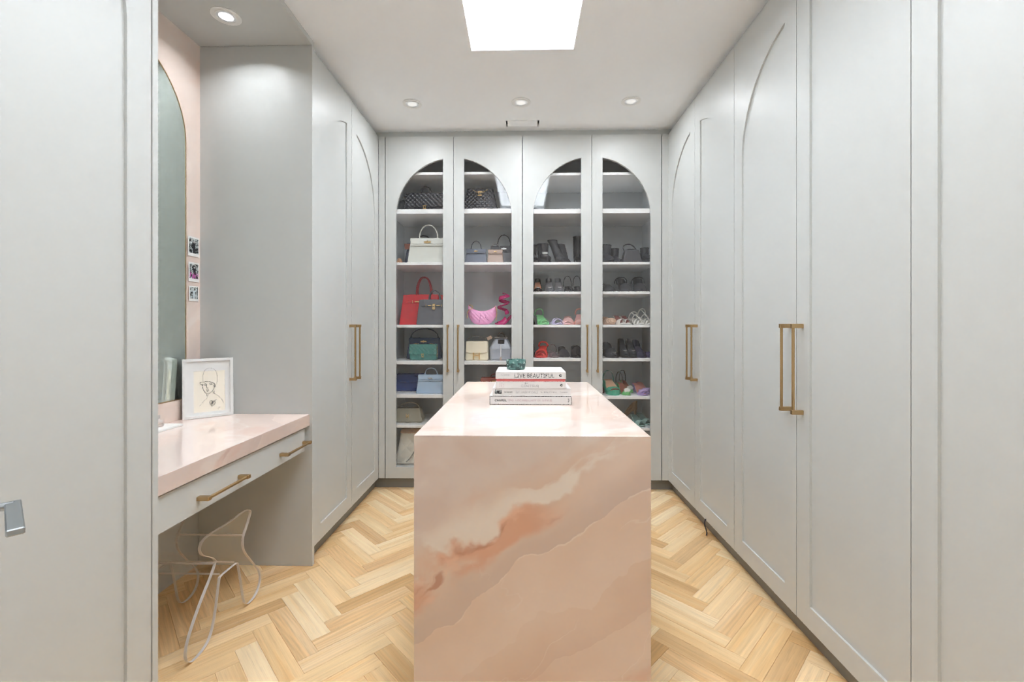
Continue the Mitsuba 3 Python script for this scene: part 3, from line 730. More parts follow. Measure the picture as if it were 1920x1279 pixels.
b5 = book(-0.1085, 0.1760, 1.790, 0.228, z5, 0.0282, 'm_book', 'white book with large serif title on top of the stack on the island')
lettering(b5, 'CALDERONE', -0.092, 0.041, z5 + 0.0158, 1.790, 0.0052, 'm_ink_grey')
lettering(b5, 'LIVE', -0.032, 0.044, z5 + 0.0135, 1.790, 0.0160, 'm_ink')
lettering(b5, 'BEAUTIFUL', 0.019, 0.110, z5 + 0.0135, 1.790, 0.0160, 'm_ink')
def badge(parent, x, z, y, r):
    g = sg.Point(0, 0).buffer(r, 20) - sg.Point(0.0003, 0).buffer(r * 0.42, 12) 
    g = g - sg.box(-r * 0.1, -r * 0.2, r * 0.9, r * 0.2)
    m = extrude(g, 0.0004)
    M = np.eye(4); M[:3, 1] = (0, 0, 1); M[:3, 2] = (0, -1, 0); M[:3, 3] = (x, y - 0.0001, z)
    m.apply_transform(M); part(parent, 'emblem', m, 'm_ink', label='round black emblem')
badge(b5, 0.1535, z5 + 0.0138, 1.790, 0.0052); badge(b3, 0.158, z3 + 0.0135, 1.792, 0.0052)
ztop = z5 + 0.0282
sk = []
for xa, xb, ya, yb in [(0.035, 0.105, 1.955, 1.965), (0.085, 0.112, 1.845, 1.842), (0.045, 0.068, 1.905, 1.882), (0.066, 0.076, 1.880, 1.915), (0.074, 0.098, 1.912, 1.930)]:
    sk.append(tube([(xa, ya, ztop), ((xa + xb) / 2, (ya + yb) / 2 + 0.004, ztop), (xb, yb, ztop)], 0.0016, 6, flat=0.0003))
part(b5, 'cover_sketch', cat(sk), 'm_ink_grey', label='loose line sketch on the cover')
bw = thing('trinket_bowl', 'small green marbled stone bowl on top of the book stack', 'bowl')
ro = np.array([(0.036, 0), (0.040, 0.004), (0.0425, 0.030), (0.0425, 0.040), (0.041, 0.0425), (0.036, 0.0425), (0.0345, 0.036), (0.033, 0.010), (0, 0.008)])
bm = trimesh.creation.revolve(np.vstack([[0, 0], ro]), sections=10)
part(bw, 'shell', bm, 'm_green_stone', M=at(-0.027, 1.905, ztop + 0.0003, 0.2))

# small dark strap hanging out under the right wardrobe
solo('strap_end', tube(spline([(1.085, 2.60, 0.10), (1.062, 2.60, 0.078), (1.064, 2.592, 0.045), (1.070, 2.589, 0.020), (1.066, 2.584, 0.006)], 16), 0.0065, 8, flat=0.0028), leather(40, 36, 52),
     'dark strap end hanging out beneath the right wardrobe beside the island', 'strap', smooth=40)

# ------------------------------------------------------------------ handbags
def arch_handle(w, h, z0, r, y=0.0, power=2.0, lean=0.0, n=19):
    return tube(arch(-w / 2, w / 2, z0, z0 + h, y, n, power, lean), r, 9)
def quilt(m, size, amp, face=-0.35, ztop=9, edge=0.0025):
    """refine a solid and puff its front into diamonds"""
    m = m.refine_to_length(edge * 2.0)
    t = from_manifold(m)
    t = trimesh.Trimesh(t.vertices, t.faces, process=True)
    v, n = t.vertices.copy(), t.vertex_normals
    a = (v[:, 0] + v[:, 2]) / size; b = (v[:, 0] - v[:, 2]) / size
    h = np.sqrt(np.abs(np.sin(np.pi * a)) * np.abs(np.sin(np.pi * b)) + 1e-9)
    wgt = np.clip((-n[:, 1] - 0.2) / 0.4, 0, 1)
    v += n * (amp * (h - 0.5) * wgt)[:, None]
    t.vertices = v
    return t
def chain(pts, r, link=0.009):
    """alternating links along a polyline"""
    p = np.asarray(pts, float)
    d = np.r_[0, np.cumsum(np.linalg.norm(np.diff(p, axis=0), axis=1))]
    n = max(2, int(d[-1] / link))
    q = np.stack([np.interp(np.linspace(0, d[-1], n + 1), d, p[:, k]) for k in range(3)], 1)
    ms = []
    for i in range(n):
        c, t = (q[i] + q[i + 1]) / 2, q[i + 1] - q[i]
        L_ = np.linalg.norm(t); t = t / L_
        s = np.cross(t, [0, 1, 0] if i % 2 else [0.3, 0, 1]); s /= np.linalg.norm(s) + 1e-9
        a = np.linspace(0, 2 * np.pi, 9)[:-1]
        ms.append(tube(c + np.outer(np.cos(a), t) * L_ * 0.68 + np.outer(np.sin(a), s) * L_ * 0.34, r, 5, closed=True))
    return cat(ms)
def cc_emblem(s, y):
    """two interlocked open rings, back to back"""
    ms = []
    for sg_ in (-1, 1):
        a = np.linspace(math.radians(50), math.radians(310), 16)
        ms.append(tube(np.stack([sg_ * (np.cos(a) * s * 0.5 + -s * -0.22), np.full(16, y - 0.001 * sg_), np.sin(a) * s * 0.55], 1), s * 0.10, 6))
    return cat(ms)

def kelly(x, y, z, w, h, d, hh, col, name_label, group='handbags in the left glass cabinet', metal='m_gold', top=None, handle_w=0.42, rz=0.0, handle_col=None):
    """trapezoid bag with a flap, a strap with turnlock and a single arched handle"""
    t = thing('handbag', name_label, 'handbag', group)
    M = at(x, y, z + 0.0006, rz)
    wt = w * (top or 0.87)
    part(t, 'body', trapezoid(w, wt, d, d * 0.5, h * 0.985, 0.006), col, 30, M=M)
    fy = -d * 0.25
    fl = hull_pts([(-wt / 2, fy - 0.002, h - 0.008), (wt / 2, fy - 0.002, h - 0.008), (-wt / 2, d * 0.25, h), (wt / 2, d * 0.25, h), (-wt / 2, fy + 0.002, h), (wt / 2, fy + 0.002, h),
                    (-wt / 2 * 0.96, fy - d * 0.075 - 0.003, h * 0.78), (wt / 2 * 0.96, fy - d * 0.075 - 0.003, h * 0.78)], 0.0025, 8)
    part(t, 'flap', fl, col, 30, M=M)
    ys = fy - d * 0.075 - 0.008
    part(t, 'strap', box(-wt / 2 * 1.0, wt / 2 * 1.0, ys - 0.0015, ys + 0.004, h * 0.69, h * 0.76, 0.001), col, M=M)
    pl = cat([box(-w * 0.085, w * 0.085, ys - 0.004, ys - 0.0012, h * 0.81, h * 0.875, 0.0006), box(-0.004, 0.004, ys - 0.008, ys - 0.001, h * 0.79, h * 0.90, 0.001)])
    part(t, 'clasp', pl, metal, M=M, label='metal turnlock')
    hw = w * handle_w
    part(t, 'handle', cat([arch_handle(hw, hh, h + 0.002, max(0.0036, w * 0.0165), 0, 2.15)] + [box(s * hw / 2 - 0.006, s * hw / 2 + 0.006, -0.006, 0.006, h - 0.002, h + 0.010, 0.001) for s in (-1, 1)]), handle_col or col, 30, M=M)
    return t
def birkin(x, y, z, w, h, d, hh, col, label, hcol, lock=True, rz=0.0):
    t = thing('handbag', label, 'handbag', 'handbags in the left glass cabinet')
    M = at(x, y, z + 0.0006, rz)
    wt = w * 0.88
    part(t, 'body', trapezoid(w, wt, d, d * 0.42, h, 0.006), col, 30, M=M)
    fy = -d * 0.21
    fl = hull_pts([(-wt / 2 * 0.72, fy - 0.004, h), (wt / 2 * 0.72, fy - 0.004, h), (-wt / 2 * 0.72, d * 0.2, h), (wt / 2 * 0.72, d * 0.2, h), (-wt / 2 * 0.70, fy - d * 0.07 - 0.004, h * 0.74), (wt / 2 * 0.70, fy - d * 0.07 - 0.004, h * 0.74)], 0.002, 8)
    part(t, 'flap', fl, col, 30, M=M)
    ys = fy - d * 0.07 - 0.008
    part(t, 'strap', cat([box(-wt * 0.42, -wt * 0.07, ys - 0.001, ys + 0.003, h * 0.73, h * 0.80, 0.001), box(wt * 0.07, wt * 0.42, ys - 0.001, ys + 0.003, h * 0.73, h * 0.80, 0.001)]), col, M=M)
    ms = [box(-wt * 0.20, -wt * 0.08, ys - 0.003, ys - 0.001, h * 0.745, h * 0.785, 0.0005), box(wt * 0.08, wt * 0.20, ys - 0.003, ys - 0.001, h * 0.745, h * 0.785, 0.0005),
          box(-wt * 0.265, -wt * 0.25, ys - 0.003, ys - 0.001, h * 0.72, h * 0.81), box(wt * 0.25, wt * 0.265, ys - 0.003, ys - 0.001, h * 0.72, h * 0.81),
          box(-wt * 0.045, wt * 0.045, ys - 0.004, ys - 0.001, h * 0.74, h * 0.83, 0.0006)]
    part(t, 'clasp', cat(ms), 'm_gold', M=M, label='gold plates and turnlock')
    if lock:
        part(t, 'padlock', cat([box(-0.011, 0.011, ys - 0.010, ys - 0.004, h * 0.60, h * 0.72, 0.001), tube(arch(-0.007, 0.007, h * 0.72, h * 0.77, ys - 0.007, 9), 0.0015, 6)]), 'm_gold', M=M, label='small gold padlock')
    hw = w * 0.31
    for s in (-1, 1):
        pts = np.vstack([[(-hw / 2 * 1.02, s * d * 0.24, h * 0.80)], arch(-hw / 2, hw / 2, h * 0.98, h + hh, s * d * 0.22, 19, 2.2, -s * 0.012), [(hw / 2 * 1.02, s * d * 0.24, h * 0.80)]])
        part(t, 'handle', tube(pts, w * 0.0155, 9), hcol, 30, M=M)
    return t
def flap_bag(x, y, z, w, h, d, col, label, metal='m_gold', size=0.028, emblem=0.02, flap_z=0.36, chain_on=True, chain_metal=None, handle=None):
    """quilted flap bag on a chain, turn-lock of two interlocked rings"""
    t = thing('handbag', label, 'handbag', 'handbags in the left glass cabinet')
    M = at(x, y, z + 0.0006)
    part(t, 'body', quilt(trapezoid(w, w * 0.97, d, d * 0.8, h * 0.97, 0.012), size, 0.0035), col, True, M=M)
    fl = quilt(hull_pts([(-w / 2 * 0.95, -d * 0.43, h * 0.95), (w / 2 * 0.95, -d * 0.43, h * 0.95), (-w / 2 * 0.95, d * 0.3, h * 0.97), (w / 2 * 0.95, d * 0.3, h * 0.97),
                         (-w / 2 * 0.98, -d * 0.53, h * (flap_z + 0.04)), (w / 2 * 0.98, -d * 0.53, h * (flap_z + 0.04)), (-w * 0.12, -d * 0.53, h * flap_z), (w * 0.12, -d * 0.53, h * flap_z)], 0.005, 10), size, 0.0055)
    part(t, 'flap', fl, col, True, M=M)
    yy = -d * 0.53 - 0.008
    tab = hull_pts([(s * w * 0.07, yy + 0.002, h * (flap_z + q)) for s in (-1, 1) for q in (-0.16, 0.06)], 0.004, 8)
    part(t, 'tab', tab, col, 30, M=M)
    e = cc_emblem(emblem, yy - 0.006); e.apply_translation([0, 0, h * (flap_z - 0.05)])
    part(t, 'emblem', cat([e]), metal, 30, M=M, label='interlocked double-ring clasp')
    if chain_on:
        c1 = chain(np.array([(-w * 0.42, 0, h * 0.985), (-w * 0.30, -0.010, h * 1.03), (-w * 0.20, 0.0, h * 1.01)]), 0.0011, 0.008)
        c2 = chain(np.array([(w * 0.22, 0, h * 1.01), (w * 0.34, -0.012, h * 1.02), (w * 0.49, -d * 0.3, h * 0.93), (w * 0.515, -d * 0.35, h * 0.55), (w * 0.50, -d * 0.3, h * 0.18)]), 0.0011, 0.008)
        part(t, 'chain', cat([c1, c2]), chain_metal or metal, True, M=M)
    if handle:
        part(t, 'handle', arch_handle(w * handle[0], handle[1], h, 0.0045, 0.0), col, 30, M=M)
    return t

BLK, BLKQ, NAVY = leather(24, 25, 30, 0.35), leather(27, 28, 35, 0.33, 0.5), leather(62, 66, 78)
zA, zB, zC, zD, zE, zF, zG = 2.095, 1.695, 1.228, 0.956, 0.705, 0.477, 0.158
# shelf A
flap_bag(-0.745, 3.405, zA, 0.302, 0.142, 0.085, BLKQ, 'black quilted flap bag with top handle on the upper left shelf under the arch', size=0.034, emblem=0.026, flap_z=0.24, handle=(0.26, 0.062))
t = thing('handbag', 'small dark shoulder bag with looping strap at the far left of the upper left shelf', 'handbag', 'handbags in the left glass cabinet')
M = at(-0.922, 3.51, zA + 0.0006)
part(t, 'body', trapezoid(0.13, 0.11, 0.08, 0.05, 0.13, 0.015), leather(34, 37, 48, 0.35), 30, M=M)
part(t, 'strap', tube(spline([(-0.05, -0.045, 0.12), (-0.075, -0.06, 0.06), (-0.05, -0.07, 0.018), (-0.015, -0.07, 0.03), (-0.005, -0.062, 0.09), (-0.02, -0.05, 0.135), (0.0, -0.03, 0.15)], 26), 0.0055, 8, flat=0.003), BLK, 30, M=M)
part(t, 'buckle', cat([tube(np.stack([0.012 + 0.010 * np.cos(a), np.full(12, -0.052), 0.095 + 0.014 * np.sin(a)], 1), 0.002, 6, closed=True) for a in [np.linspace(0, 2 * np.pi, 13)[:-1]]]), 'm_gold', 30, M=M, label='gold buckle')
# quilted tote
t = thing('handbag', 'tall black quilted bag with a gold chain, alone on its shelf under the arch', 'handbag', 'handbags in the left glass cabinet')
M = at(-0.325, 3.43, zA + 0.0006)
part(t, 'body', quilt(trapezoid(0.275, 0.205, 0.12, 0.07, 0.185, 0.012), 0.030, 0.0055), BLKQ, True, M=M)
part(t, 'flap', trapezoid(0.205, 0.19, 0.07, 0.06, 0.012, 0.005, z=0.130), BLK, 30, M=M)
part(t, 'chain', cat([chain([(-0.06, -0.045, 0.172), (-0.03, -0.055, 0.150), (-0.006, -0.06, 0.142)], 0.0012, 0.009), chain([(0.06, -0.045, 0.172), (0.03, -0.055, 0.150), (0.006, -0.06, 0.142)], 0.0012, 0.009)]), 'm_gold', True, M=M)
e = cc_emblem(0.028, -0.062); e.apply_translation([0, 0, 0.135])
part(t, 'emblem', e, 'm_gold', 30, M=M, label='interlocked double-ring clasp')
part(t, 'base_band', box(-0.055, 0.055, -0.064, -0.058, 0.018, 0.022, 0.001), 'm_silver', M=M)
# shelf B
kelly(-0.722, 3.385, zB, 0.305, 0.192, 0.105, 0.105, leather(205, 206, 198), 'large pale grey-white trapezoid handbag with gold turnlock and tall looped handle', handle_w=0.46)
kelly(-0.800, 3.560, zB, 0.290, 0.190, 0.095, 0.062, leather(62, 70, 98), 'navy handbag with brown top, half hidden behind the pale grey-white handbag', handle_w=0.40, handle_col=BLK)
solo('pouch', trapezoid(0.05, 0.03, 0.05, 0.03, 0.055, 0.010), leather(176, 132, 98), 'small tan leather pouch in the left corner beside the navy handbag', 'pouch', smooth=30, M=at(-0.965, 3.45, zB + 0.0006))
part('handbag_004', 'top_panel', box(-0.940, -0.660, 3.500, 3.508, zB + 0.135, zB + 0.180, 0.002), leather(150, 92, 74), label='brown top panel')
kelly(-0.353, 3.375, zB, 0.168, 0.108, 0.075, 0.062, leather(92, 98, 112), 'small slate blue handbag with dark looped handle on the second shelf', handle_w=0.46, handle_col=leather(50, 52, 60))
kelly(-0.205, 3.360, zB, 0.122, 0.100, 0.065, 0.044, leather(160, 137, 124), 'mini taupe handbag between the slate blue and the charcoal handbags', handle_w=0.56, handle_col=leather(84, 80, 80))
kelly(-0.146, 3.500, zB, 0.235, 0.152, 0.100, 0.090, leather(58, 58, 62), 'charcoal handbag with silver turnlock behind the mini taupe bag', metal='m_silver', handle_w=0.44, handle_col=leather(48, 48, 50))
# shelf C
birkin(-0.785, 3.520, zC, 0.372, 0.238, 0.125, 0.142, leather(214, 52, 58), 'large red tote handbag with gold fittings and two rolled handles', leather(150, 40, 46), lock=False)
birkin(-0.672, 3.372, zC, 0.262, 0.190, 0.100, 0.072, leather(92, 92, 97), 'smaller grey tote handbag with a gold padlock standing before the red one', leather(70, 70, 76))
# crescent bag
t = thing('handbag', 'pink quilted crescent-shaped handbag', 'handbag', 'handbags in the left glass cabinet')
M = at(-0.308, 3.385, zC + 0.0006)
def crescent(w, h, d, n=22, k=16):
    rings = []
    for i in range(n):
        s = -1 + 2 * i / (n - 1)
        xx = s * w / 2
        zb = h * (0.0 + 0.45 * abs(s) ** 3.6)
        zt = h * (0.70 + 0.30 * abs(s) ** 2.2)
        zc_, hz = (zb + zt) / 2, max(0.006, (zt - zb) / 2)
        dd_ = d / 2 * max(0.15, math.sqrt(max(0.0, 1 - abs(s) ** 2.6)))
        a = np.linspace(0, 2 * np.pi, k + 1)[:-1]
        rings.append(np.stack([np.full(k, xx), dd_ * np.cos(a), zc_ + hz * np.sin(a)], 1))
    return loft(rings)
cb = crescent(0.215, 0.150, 0.075)
mm = m3.Manifold(m3.Mesh(cb.vertices.astype(np.float32), cb.faces.astype(np.uint32)))
part(t, 'body', quilt(mm, 0.030, 0.0045), leather(242, 168, 212, 0.35), True, M=M)
part(t, 'seam', cat([tube(spline([(-0.010, -0.032, 0.086), (-0.012, -0.040, 0.05), (-0.022, -0.034, 0.010)], 10), 0.0016, 6), tube(spline([(0.022, -0.032, 0.088), (0.034, -0.040, 0.05), (0.062, -0.030, 0.028)], 10), 0.0016, 6)]), leather(196, 120, 168), True, M=M)
part(t, 'chain', cat([chain(spline([(-0.100, -0.01, 0.142), (-0.085, -0.02, 0.150), (-0.070, -0.03, 0.13), (-0.088, -0.04, 0.118), (-0.108, -0.03, 0.10), (-0.112, -0.02, 0.05)], 16), 0.0016, 0.009), chain(spline([(0.098, -0.01, 0.140), (0.110, -0.02, 0.12), (0.112, -0.02, 0.07), (0.105, -0.02, 0.03)], 12), 0.0014, 0.009)]), 'm_gold', True, M=M)
# shelf D
kelly(-0.790, 3.555, zD, 0.275, 0.164, 0.10, 0.074, leather(62, 78, 108), 'dark blue handbag with arched handle behind the teal quilted bag', handle_w=0.80, handle_col=leather(52, 58, 72))
flap_bag(-0.760, 3.395, zD, 0.208, 0.122, 0.075, leather(70, 128, 120, 0.25), 'teal quilted flap bag on a gold chain', size=0.030, emblem=0.022)
t = thing('handbag', 'cream flap handbag with a gold letter H clasp', 'handbag', 'handbags in the left glass cabinet')
M = at(-0.347, 3.375, zD + 0.0006)
part(t, 'body', trapezoid(0.178, 0.172, 0.062, 0.055, 0.146, 0.014), leather(236, 226, 200), 30, M=M)
part(t, 'flap', hull_pts([(s * 0.076, yq, zq) for s in (-1, 1) for yq, zq in ((-0.032, 0.138), (0.02, 0.140), (-0.034, 0.066))] + [(s * 0.045, -0.034, 0.058) for s in (-1, 1)], 0.007, 10), leather(238, 229, 206), 30, M=M)
part(t, 'clasp', cat([box(-0.026, -0.017, -0.050, -0.040, 0.008, 0.060, 0.001), box(0.017, 0.026, -0.050, -0.040, 0.008, 0.060, 0.001), box(-0.018, 0.018, -0.049, -0.041, 0.034, 0.044, 0.001)]), 'm_gold', M=M, label='gold letter H')
part(t, 'strap', tube(spline([(-0.078, 0, 0.145), (-0.05, 0.01, 0.176), (0.0, 0.02, 0.186), (0.05, 0.01, 0.172), (0.080, 0, 0.145)], 18), 0.005, 8, flat=0.0025), leather(96, 94, 88), 30, M=M)
t = thing('handbag', 'silver grey slouchy handbag with a pale centre strap beside the cream bag', 'handbag', 'handbags in the left glass cabinet')
M = at(-0.164, 3.420, zD + 0.0006)
part(t, 'body', hull_pts([(s * 0.066, q * 0.045, 0.018) for s in (-1, 1) for q in (-1, 1)] + [(s * 0.070, q * 0.042, 0.085) for s in (-1, 1) for q in (-1, 1)] + [(s * 0.038, q * 0.015, 0.150) for s in (-1, 1) for q in (-1, 1)], 0.018, 14), leather(160, 166, 176, 0.3), 30, M=M)
part(t, 'strap', cat([box(-0.005, 0.005, -0.068, -0.062, 0.03, 0.12, 0.001)]), leather(226, 228, 232), M=M)
part(t, 'foot', box(-0.006, 0.006, -0.069, -0.062, 0.001, 0.024, 0.001), leather(186, 160, 140), M=M)
part(t, 'flap', hull_pts([(-0.046, -0.03, 0.172), (0.046, -0.03, 0.168), (-0.046, 0.03, 0.176), (0.046, 0.03, 0.172)], 0.006, 8), leather(150, 148, 144), 30, M=M)
part(t, 'buckle', box(-0.022, 0.026, -0.052, -0.036, 0.128, 0.158, 0.002), BLK, M=M, label='black buckle')
part(t, 'handle', arch_handle(0.056, 0.034, 0.176, 0.006), leather(92, 86, 84), 30, M=M)
part(t, 'tag', placed(box(-0.022, 0.018, -0.004, 0.0, -0.012, 0.012, 0.001), at(-0.086, -0.05, 0.172) @ trimesh.transformations.rotation_matrix(-0.5, [0, 1, 0])), leather(186, 160, 140), M=M)
# shelf E
t = thing('handbag', 'flat cobalt blue folded handbag behind the light blue one', 'handbag', 'handbags in the left glass cabinet')
M = at(-0.885, 3.50, zE + 0.0006)
part(t, 'body', trapezoid(0.225, 0.222, 0.09, 0.06, 0.132, 0.008), leather(44, 66, 122), 30, M=M)
part(t, 'flap', hull_pts([(-0.106, -0.045, 0.128), (0.106, -0.045, 0.128), (-0.106, 0.02, 0.131), (0.106, 0.02, 0.131), (-0.108, -0.050, 0.075), (0.108, -0.050, 0.075)], 0.004, 8), leather(38, 58, 112), 30, M=M)
part(t, 'strap', tube(spline([(0.04, -0.056, 0.122), (0.09, -0.062, 0.105), (0.115, -0.05, 0.07), (0.09, -0.062, 0.04), (0.04, -0.058, 0.03)], 18), 0.006, 8, flat=0.003), leather(34, 44, 78), 30, M=M)
kelly(-0.700, 3.375, zE, 0.215, 0.138, 0.085, 0.050, leather(168, 190, 212), 'light blue trapezoid handbag with silver turnlock', metal='m_silver', handle_w=0.44)
t = thing('handbag', 'rust brown box-shaped handbag low in the cabinet, half hidden by the island and books', 'handbag', 'handbags in the left glass cabinet')
M = at(-0.215, 3.42, zE + 0.0006)
part(t, 'body', trapezoid(0.22, 0.215, 0.10, 0.09, 0.115, 0.010), leather(140, 74, 62), 30, M=M)
part(t, 'clasp', box(-0.020, 0.012, -0.056, -0.050, 0.06, 0.095, 0.002), 'm_gold', M=M)
part(t, 'handle', arch_handle(0.06, 0.028, 0.113, 0.004), leather(120, 64, 54), 30, M=M)
# shelf F
t = thing('handbag', 'olive beige soft handbag with one broad strap and a small H on its front', 'handbag', 'handbags in the left glass cabinet')
M = at(-0.880, 3.42, zF + 0.0006)
part(t, 'body', hull_pts([(s * 0.098, q * 0.045, 0.014) for s in (-1, 1) for q in (-1, 1)] + [(s * 0.080, q * 0.022, 0.095) for s in (-1, 1) for q in (-1, 1)], 0.014, 12), leather(150, 146, 130), 30, M=M)
part(t, 'strap', tube(spline([(-0.095, 0, 0.085), (-0.06, 0, 0.126), (0.0, 0, 0.146), (0.06, 0, 0.130), (0.092, -0.01, 0.09), (0.104, -0.02, 0.05)], 24), 0.011, 8, flat=0.0035), leather(168, 162, 146), 30, M=M)
part(t, 'emblem', cat([box(-0.009, -0.006, -0.063, -0.058, 0.036, 0.066), box(0.006, 0.009, -0.063, -0.058, 0.036, 0.066), box(-0.007, 0.007, -0.063, -0.058, 0.049, 0.053)]), 'm_gold', M=M, label='letter H')
part(t, 'zip_flap', box(-0.078, 0.078, -0.030, -0.024, 0.090, 0.112, 0.002), leather(58, 58, 56), M=M)
# bottom
t = thing('handbag', 'off-white quilted bag with a dark chain on the bottom shelf beside the island corner', 'handbag', 'handbags in the left glass cabinet')
M = at(-0.850, 3.42, zG + 0.0006)
part(t, 'body', quilt(trapezoid(0.25, 0.18, 0.13, 0.07, 0.245, 0.014), 0.085, 0.0035), leather(222, 220, 210), True, M=M)
part(t, 'flap', trapezoid(0.185, 0.175, 0.078, 0.06, 0.03, 0.008, z=0.232), leather(176, 150, 130), 30, M=M)
part(t, 'chain', chain(spline([(0.06, -0.075, 0.16), (0.03, -0.082, 0.11), (0.0, -0.088, 0.06), (-0.03, -0.092, 0.03)], 14), 0.0018, 0.010), 'm_toe', True, M=M)

# ------------------------------------------------------------------ shoes. local: toe at -y, heel at +y
def sole_line(L, heel, plat, n=26):
    t = np.linspace(0, 1, n)
    z = plat + heel * np.clip((t - 0.30) / 0.50, 0, 1) ** 1.15 * (1 - 0.0 * t)
    z = plat + heel * (lambda q: q * q * (3 - 2 * q))(np.clip((t - 0.25) / 0.62, 0, 1)) + 0.012 * np.clip((0.12 - t) / 0.12, 0, 1)
    y = -L / 2 + L * t
    return t, y, z
def width_at(t, wd, toe):
    """half width: toe 0 = pointed .. 1 = square"""
    k = 0.9 - 0.55 * toe
    ball = np.clip(t / 0.30, 0, 1) ** k
    w = wd / 2 * ball * (1 - 0.36 * np.clip((t - 0.34) / 0.36, 0, 1) ** 1.4)
    w = w * np.sqrt(np.clip(1 - np.clip((t - 0.90) / 0.105, 0, 1) ** 2, 0.02, 1))
    return np.maximum(w, 0.004)
def sole_mesh(L, wd, heel, plat, toe, th, wedge=False, flat_bottom=False, shrink=1.0):
    t, y, z = sole_line(L, heel, plat)
    hw = width_at(t, wd, toe) * shrink
    rings = []
    for i in range(len(t)):
        zt = z[i]
        zb = zt - th
        if wedge: zb = 0.0
        if plat > 0.012 and not wedge: zb = max(0.0, zb if t[i] > 0.45 else 0.0) if t[i] < 0.45 else zt - th - plat * max(0, (0.62 - t[i]) / 0.17) * 0
        zb = max(0.0, min(zb, zt - 0.003))
        a = hw[i]
        rings.append([(-a, y[i], zb), (a, y[i], zb), (a * 1.0, y[i], zt), (0, y[i], zt - 0.001), (-a * 1.0, y[i], zt)])
    return loft(rings)
def heel_mesh(L, heel, plat, wd, kind):
    t = 0.93
    y = -L / 2 + L * 0.925
    zt = plat + heel - 0.004
    if kind == 'block':
        a, b = wd * 0.30, wd * 0.30
        return from_manifold(hull_pts([(s * a, y + q * 0.020 - 0.004, zt) for s in (-1, 1) for q in (-1, 1)] + [(s * b, y + q * 0.018, 0.0015) for s in (-1, 1) for q in (-1, 1)], 0.0015, 6))
    return tube([(0, y - 0.004, zt), (0, y + 0.004, zt * 0.75), (0, y + 0.006, zt * 0.4), (0, y + 0.006, 0.0)], [wd * 0.26, wd * 0.14, 0.0055, 0.0048], 10)
def vamp(L, wd, heel, plat, toe, t0, t1, hmax, n=16, k=13):
    """closed upper over the front of the foot, thin shell"""
    tt, yy, zz = sole_line(L, heel, plat)
    g = []
    for t in np.linspace(t0, t1, n):
        y = -L / 2 + L * t
        z = np.interp(t, tt, zz); hw = float(width_at(np.array([t]), wd, toe)[0]) * 1.06
        h = hmax * min(1.0, ((t + 0.02) / (t1 + 0.02)) ** 0.75)
        a = np.linspace(0, math.pi, k)
        g.append(np.stack([-hw * np.cos(a), np.full(k, y), z - 0.004 + (h + 0.004) * np.sin(a) ** 0.85], 1))
    return sheet(np.array(g), 0.0024)
def counter(L, wd, heel, plat, toe, t0, hback, hfront=0.0, n=24, m=5):
    """wall round the heel"""
    tt, yy, zz = sole_line(L, heel, plat)
    ts = np.r_[np.linspace(t0, 0.995, n // 2), np.linspace(0.995, t0, n // 2)]
    g = []
    for i, t in enumerate(ts):
        s = -1 if i < n // 2 else 1
        z = np.interp(t, tt, zz); hw = float(width_at(np.array([t]), wd, toe)[0]) * 1.05
        h = hfront + (hback - hfront) * ((t - t0) / (0.995 - t0)) ** 1.5 + 0.004
        g.append([(s * hw, -L / 2 + L * t + 0.002, z - 0.002 + h * q) for q in np.linspace(0, 1, m)])
    return sheet(np.array(g), 0.0024)
def band(L, wd, heel, plat, toe, t, h, width, th=0.0022, skew=0.0, n=15):
    """strap over the foot at fraction t"""
    tt, yy, zz = sole_line(L, heel, plat)
    a = np.linspace(0, math.pi, n)
    g = []
    for q in np.linspace(-0.5, 0.5, 4):
        tq = t + q * width / L
        z = np.interp(tq, tt, zz); hw = float(width_at(np.array([tq]), wd, toe)[0]) * 1.07
        g.append(np.stack([-hw * np.cos(a), -L / 2 + L * tq + skew * np.cos(a), z - 0.003 + (h + 0.003) * np.sin(a) ** 0.8], 1))
    return sheet(np.array(g), th)
def loop(L, wd, heel, plat, t, h, r, lean=0.0, w=0.075, flat=None):
    tt, yy, zz = sole_line(L, heel, plat)
    z = float(np.interp(t, tt, zz))
    return tube(arch(-w / 2, w / 2, z, z + h, -L / 2 + L * t, 19, 2.4, lean), r, 8, flat=flat)

GS = 'shoes in the right glass cabinet'
def shoe(name, x, y, z, rz, label, kind='sandal', col=None, insole=None, L=0.235, wd=0.082, heel=0.07, plat=0.004, toe=0.6, heel_kind='stiletto', extra=(), sole_col=None, group=GS, vamp_h=0.045, vamp_t=(0.03, 0.36), hback=0.05, wedge=False):
    t = thing(name, label, {'boot': 'boot'}.get(kind, 'shoe'), group)
    M = at(x, y, z + 0.0006, rz)
    col = col or BLK
    part(t, 'sole', sole_mesh(L, wd, heel, plat, toe, 0.007, wedge), sole_col or col, 35, M=M)
    if insole:
        tt, yy, zz = sole_line(L, heel, plat)
        hw = width_at(tt, wd, toe) * 0.90
        g = np.array([[(s * hw[i], yy[i], zz[i] + 0.0012) for s in (-1, -0.33, 0.33, 1)] for i in range(1, len(tt) - 1)])
        part(t, 'insole', sheet(g, 0.0016), insole, 35, M=M)
    if heel > 0.015 and not wedge:
        part(t, 'heel', heel_mesh(L, heel, plat, wd, heel_kind), sole_col or col, 35, M=M)
    if kind == 'pump':
        part(t, 'vamp', vamp(L, wd, heel, plat, toe, vamp_t[0], vamp_t[1], vamp_h), col, 35, M=M)
        part(t, 'counter', counter(L, wd, heel, plat, toe, 0.55, hback), col, 35, M=M)
    elif kind == 'mule':
        part(t, 'vamp', vamp(L, wd, heel, plat, toe, vamp_t[0], vamp_t[1], vamp_h), col, 35, M=M)
    for nm, mesh, c in extra:
        part(t, nm, mesh, c or col, 35, M=M)
    return t
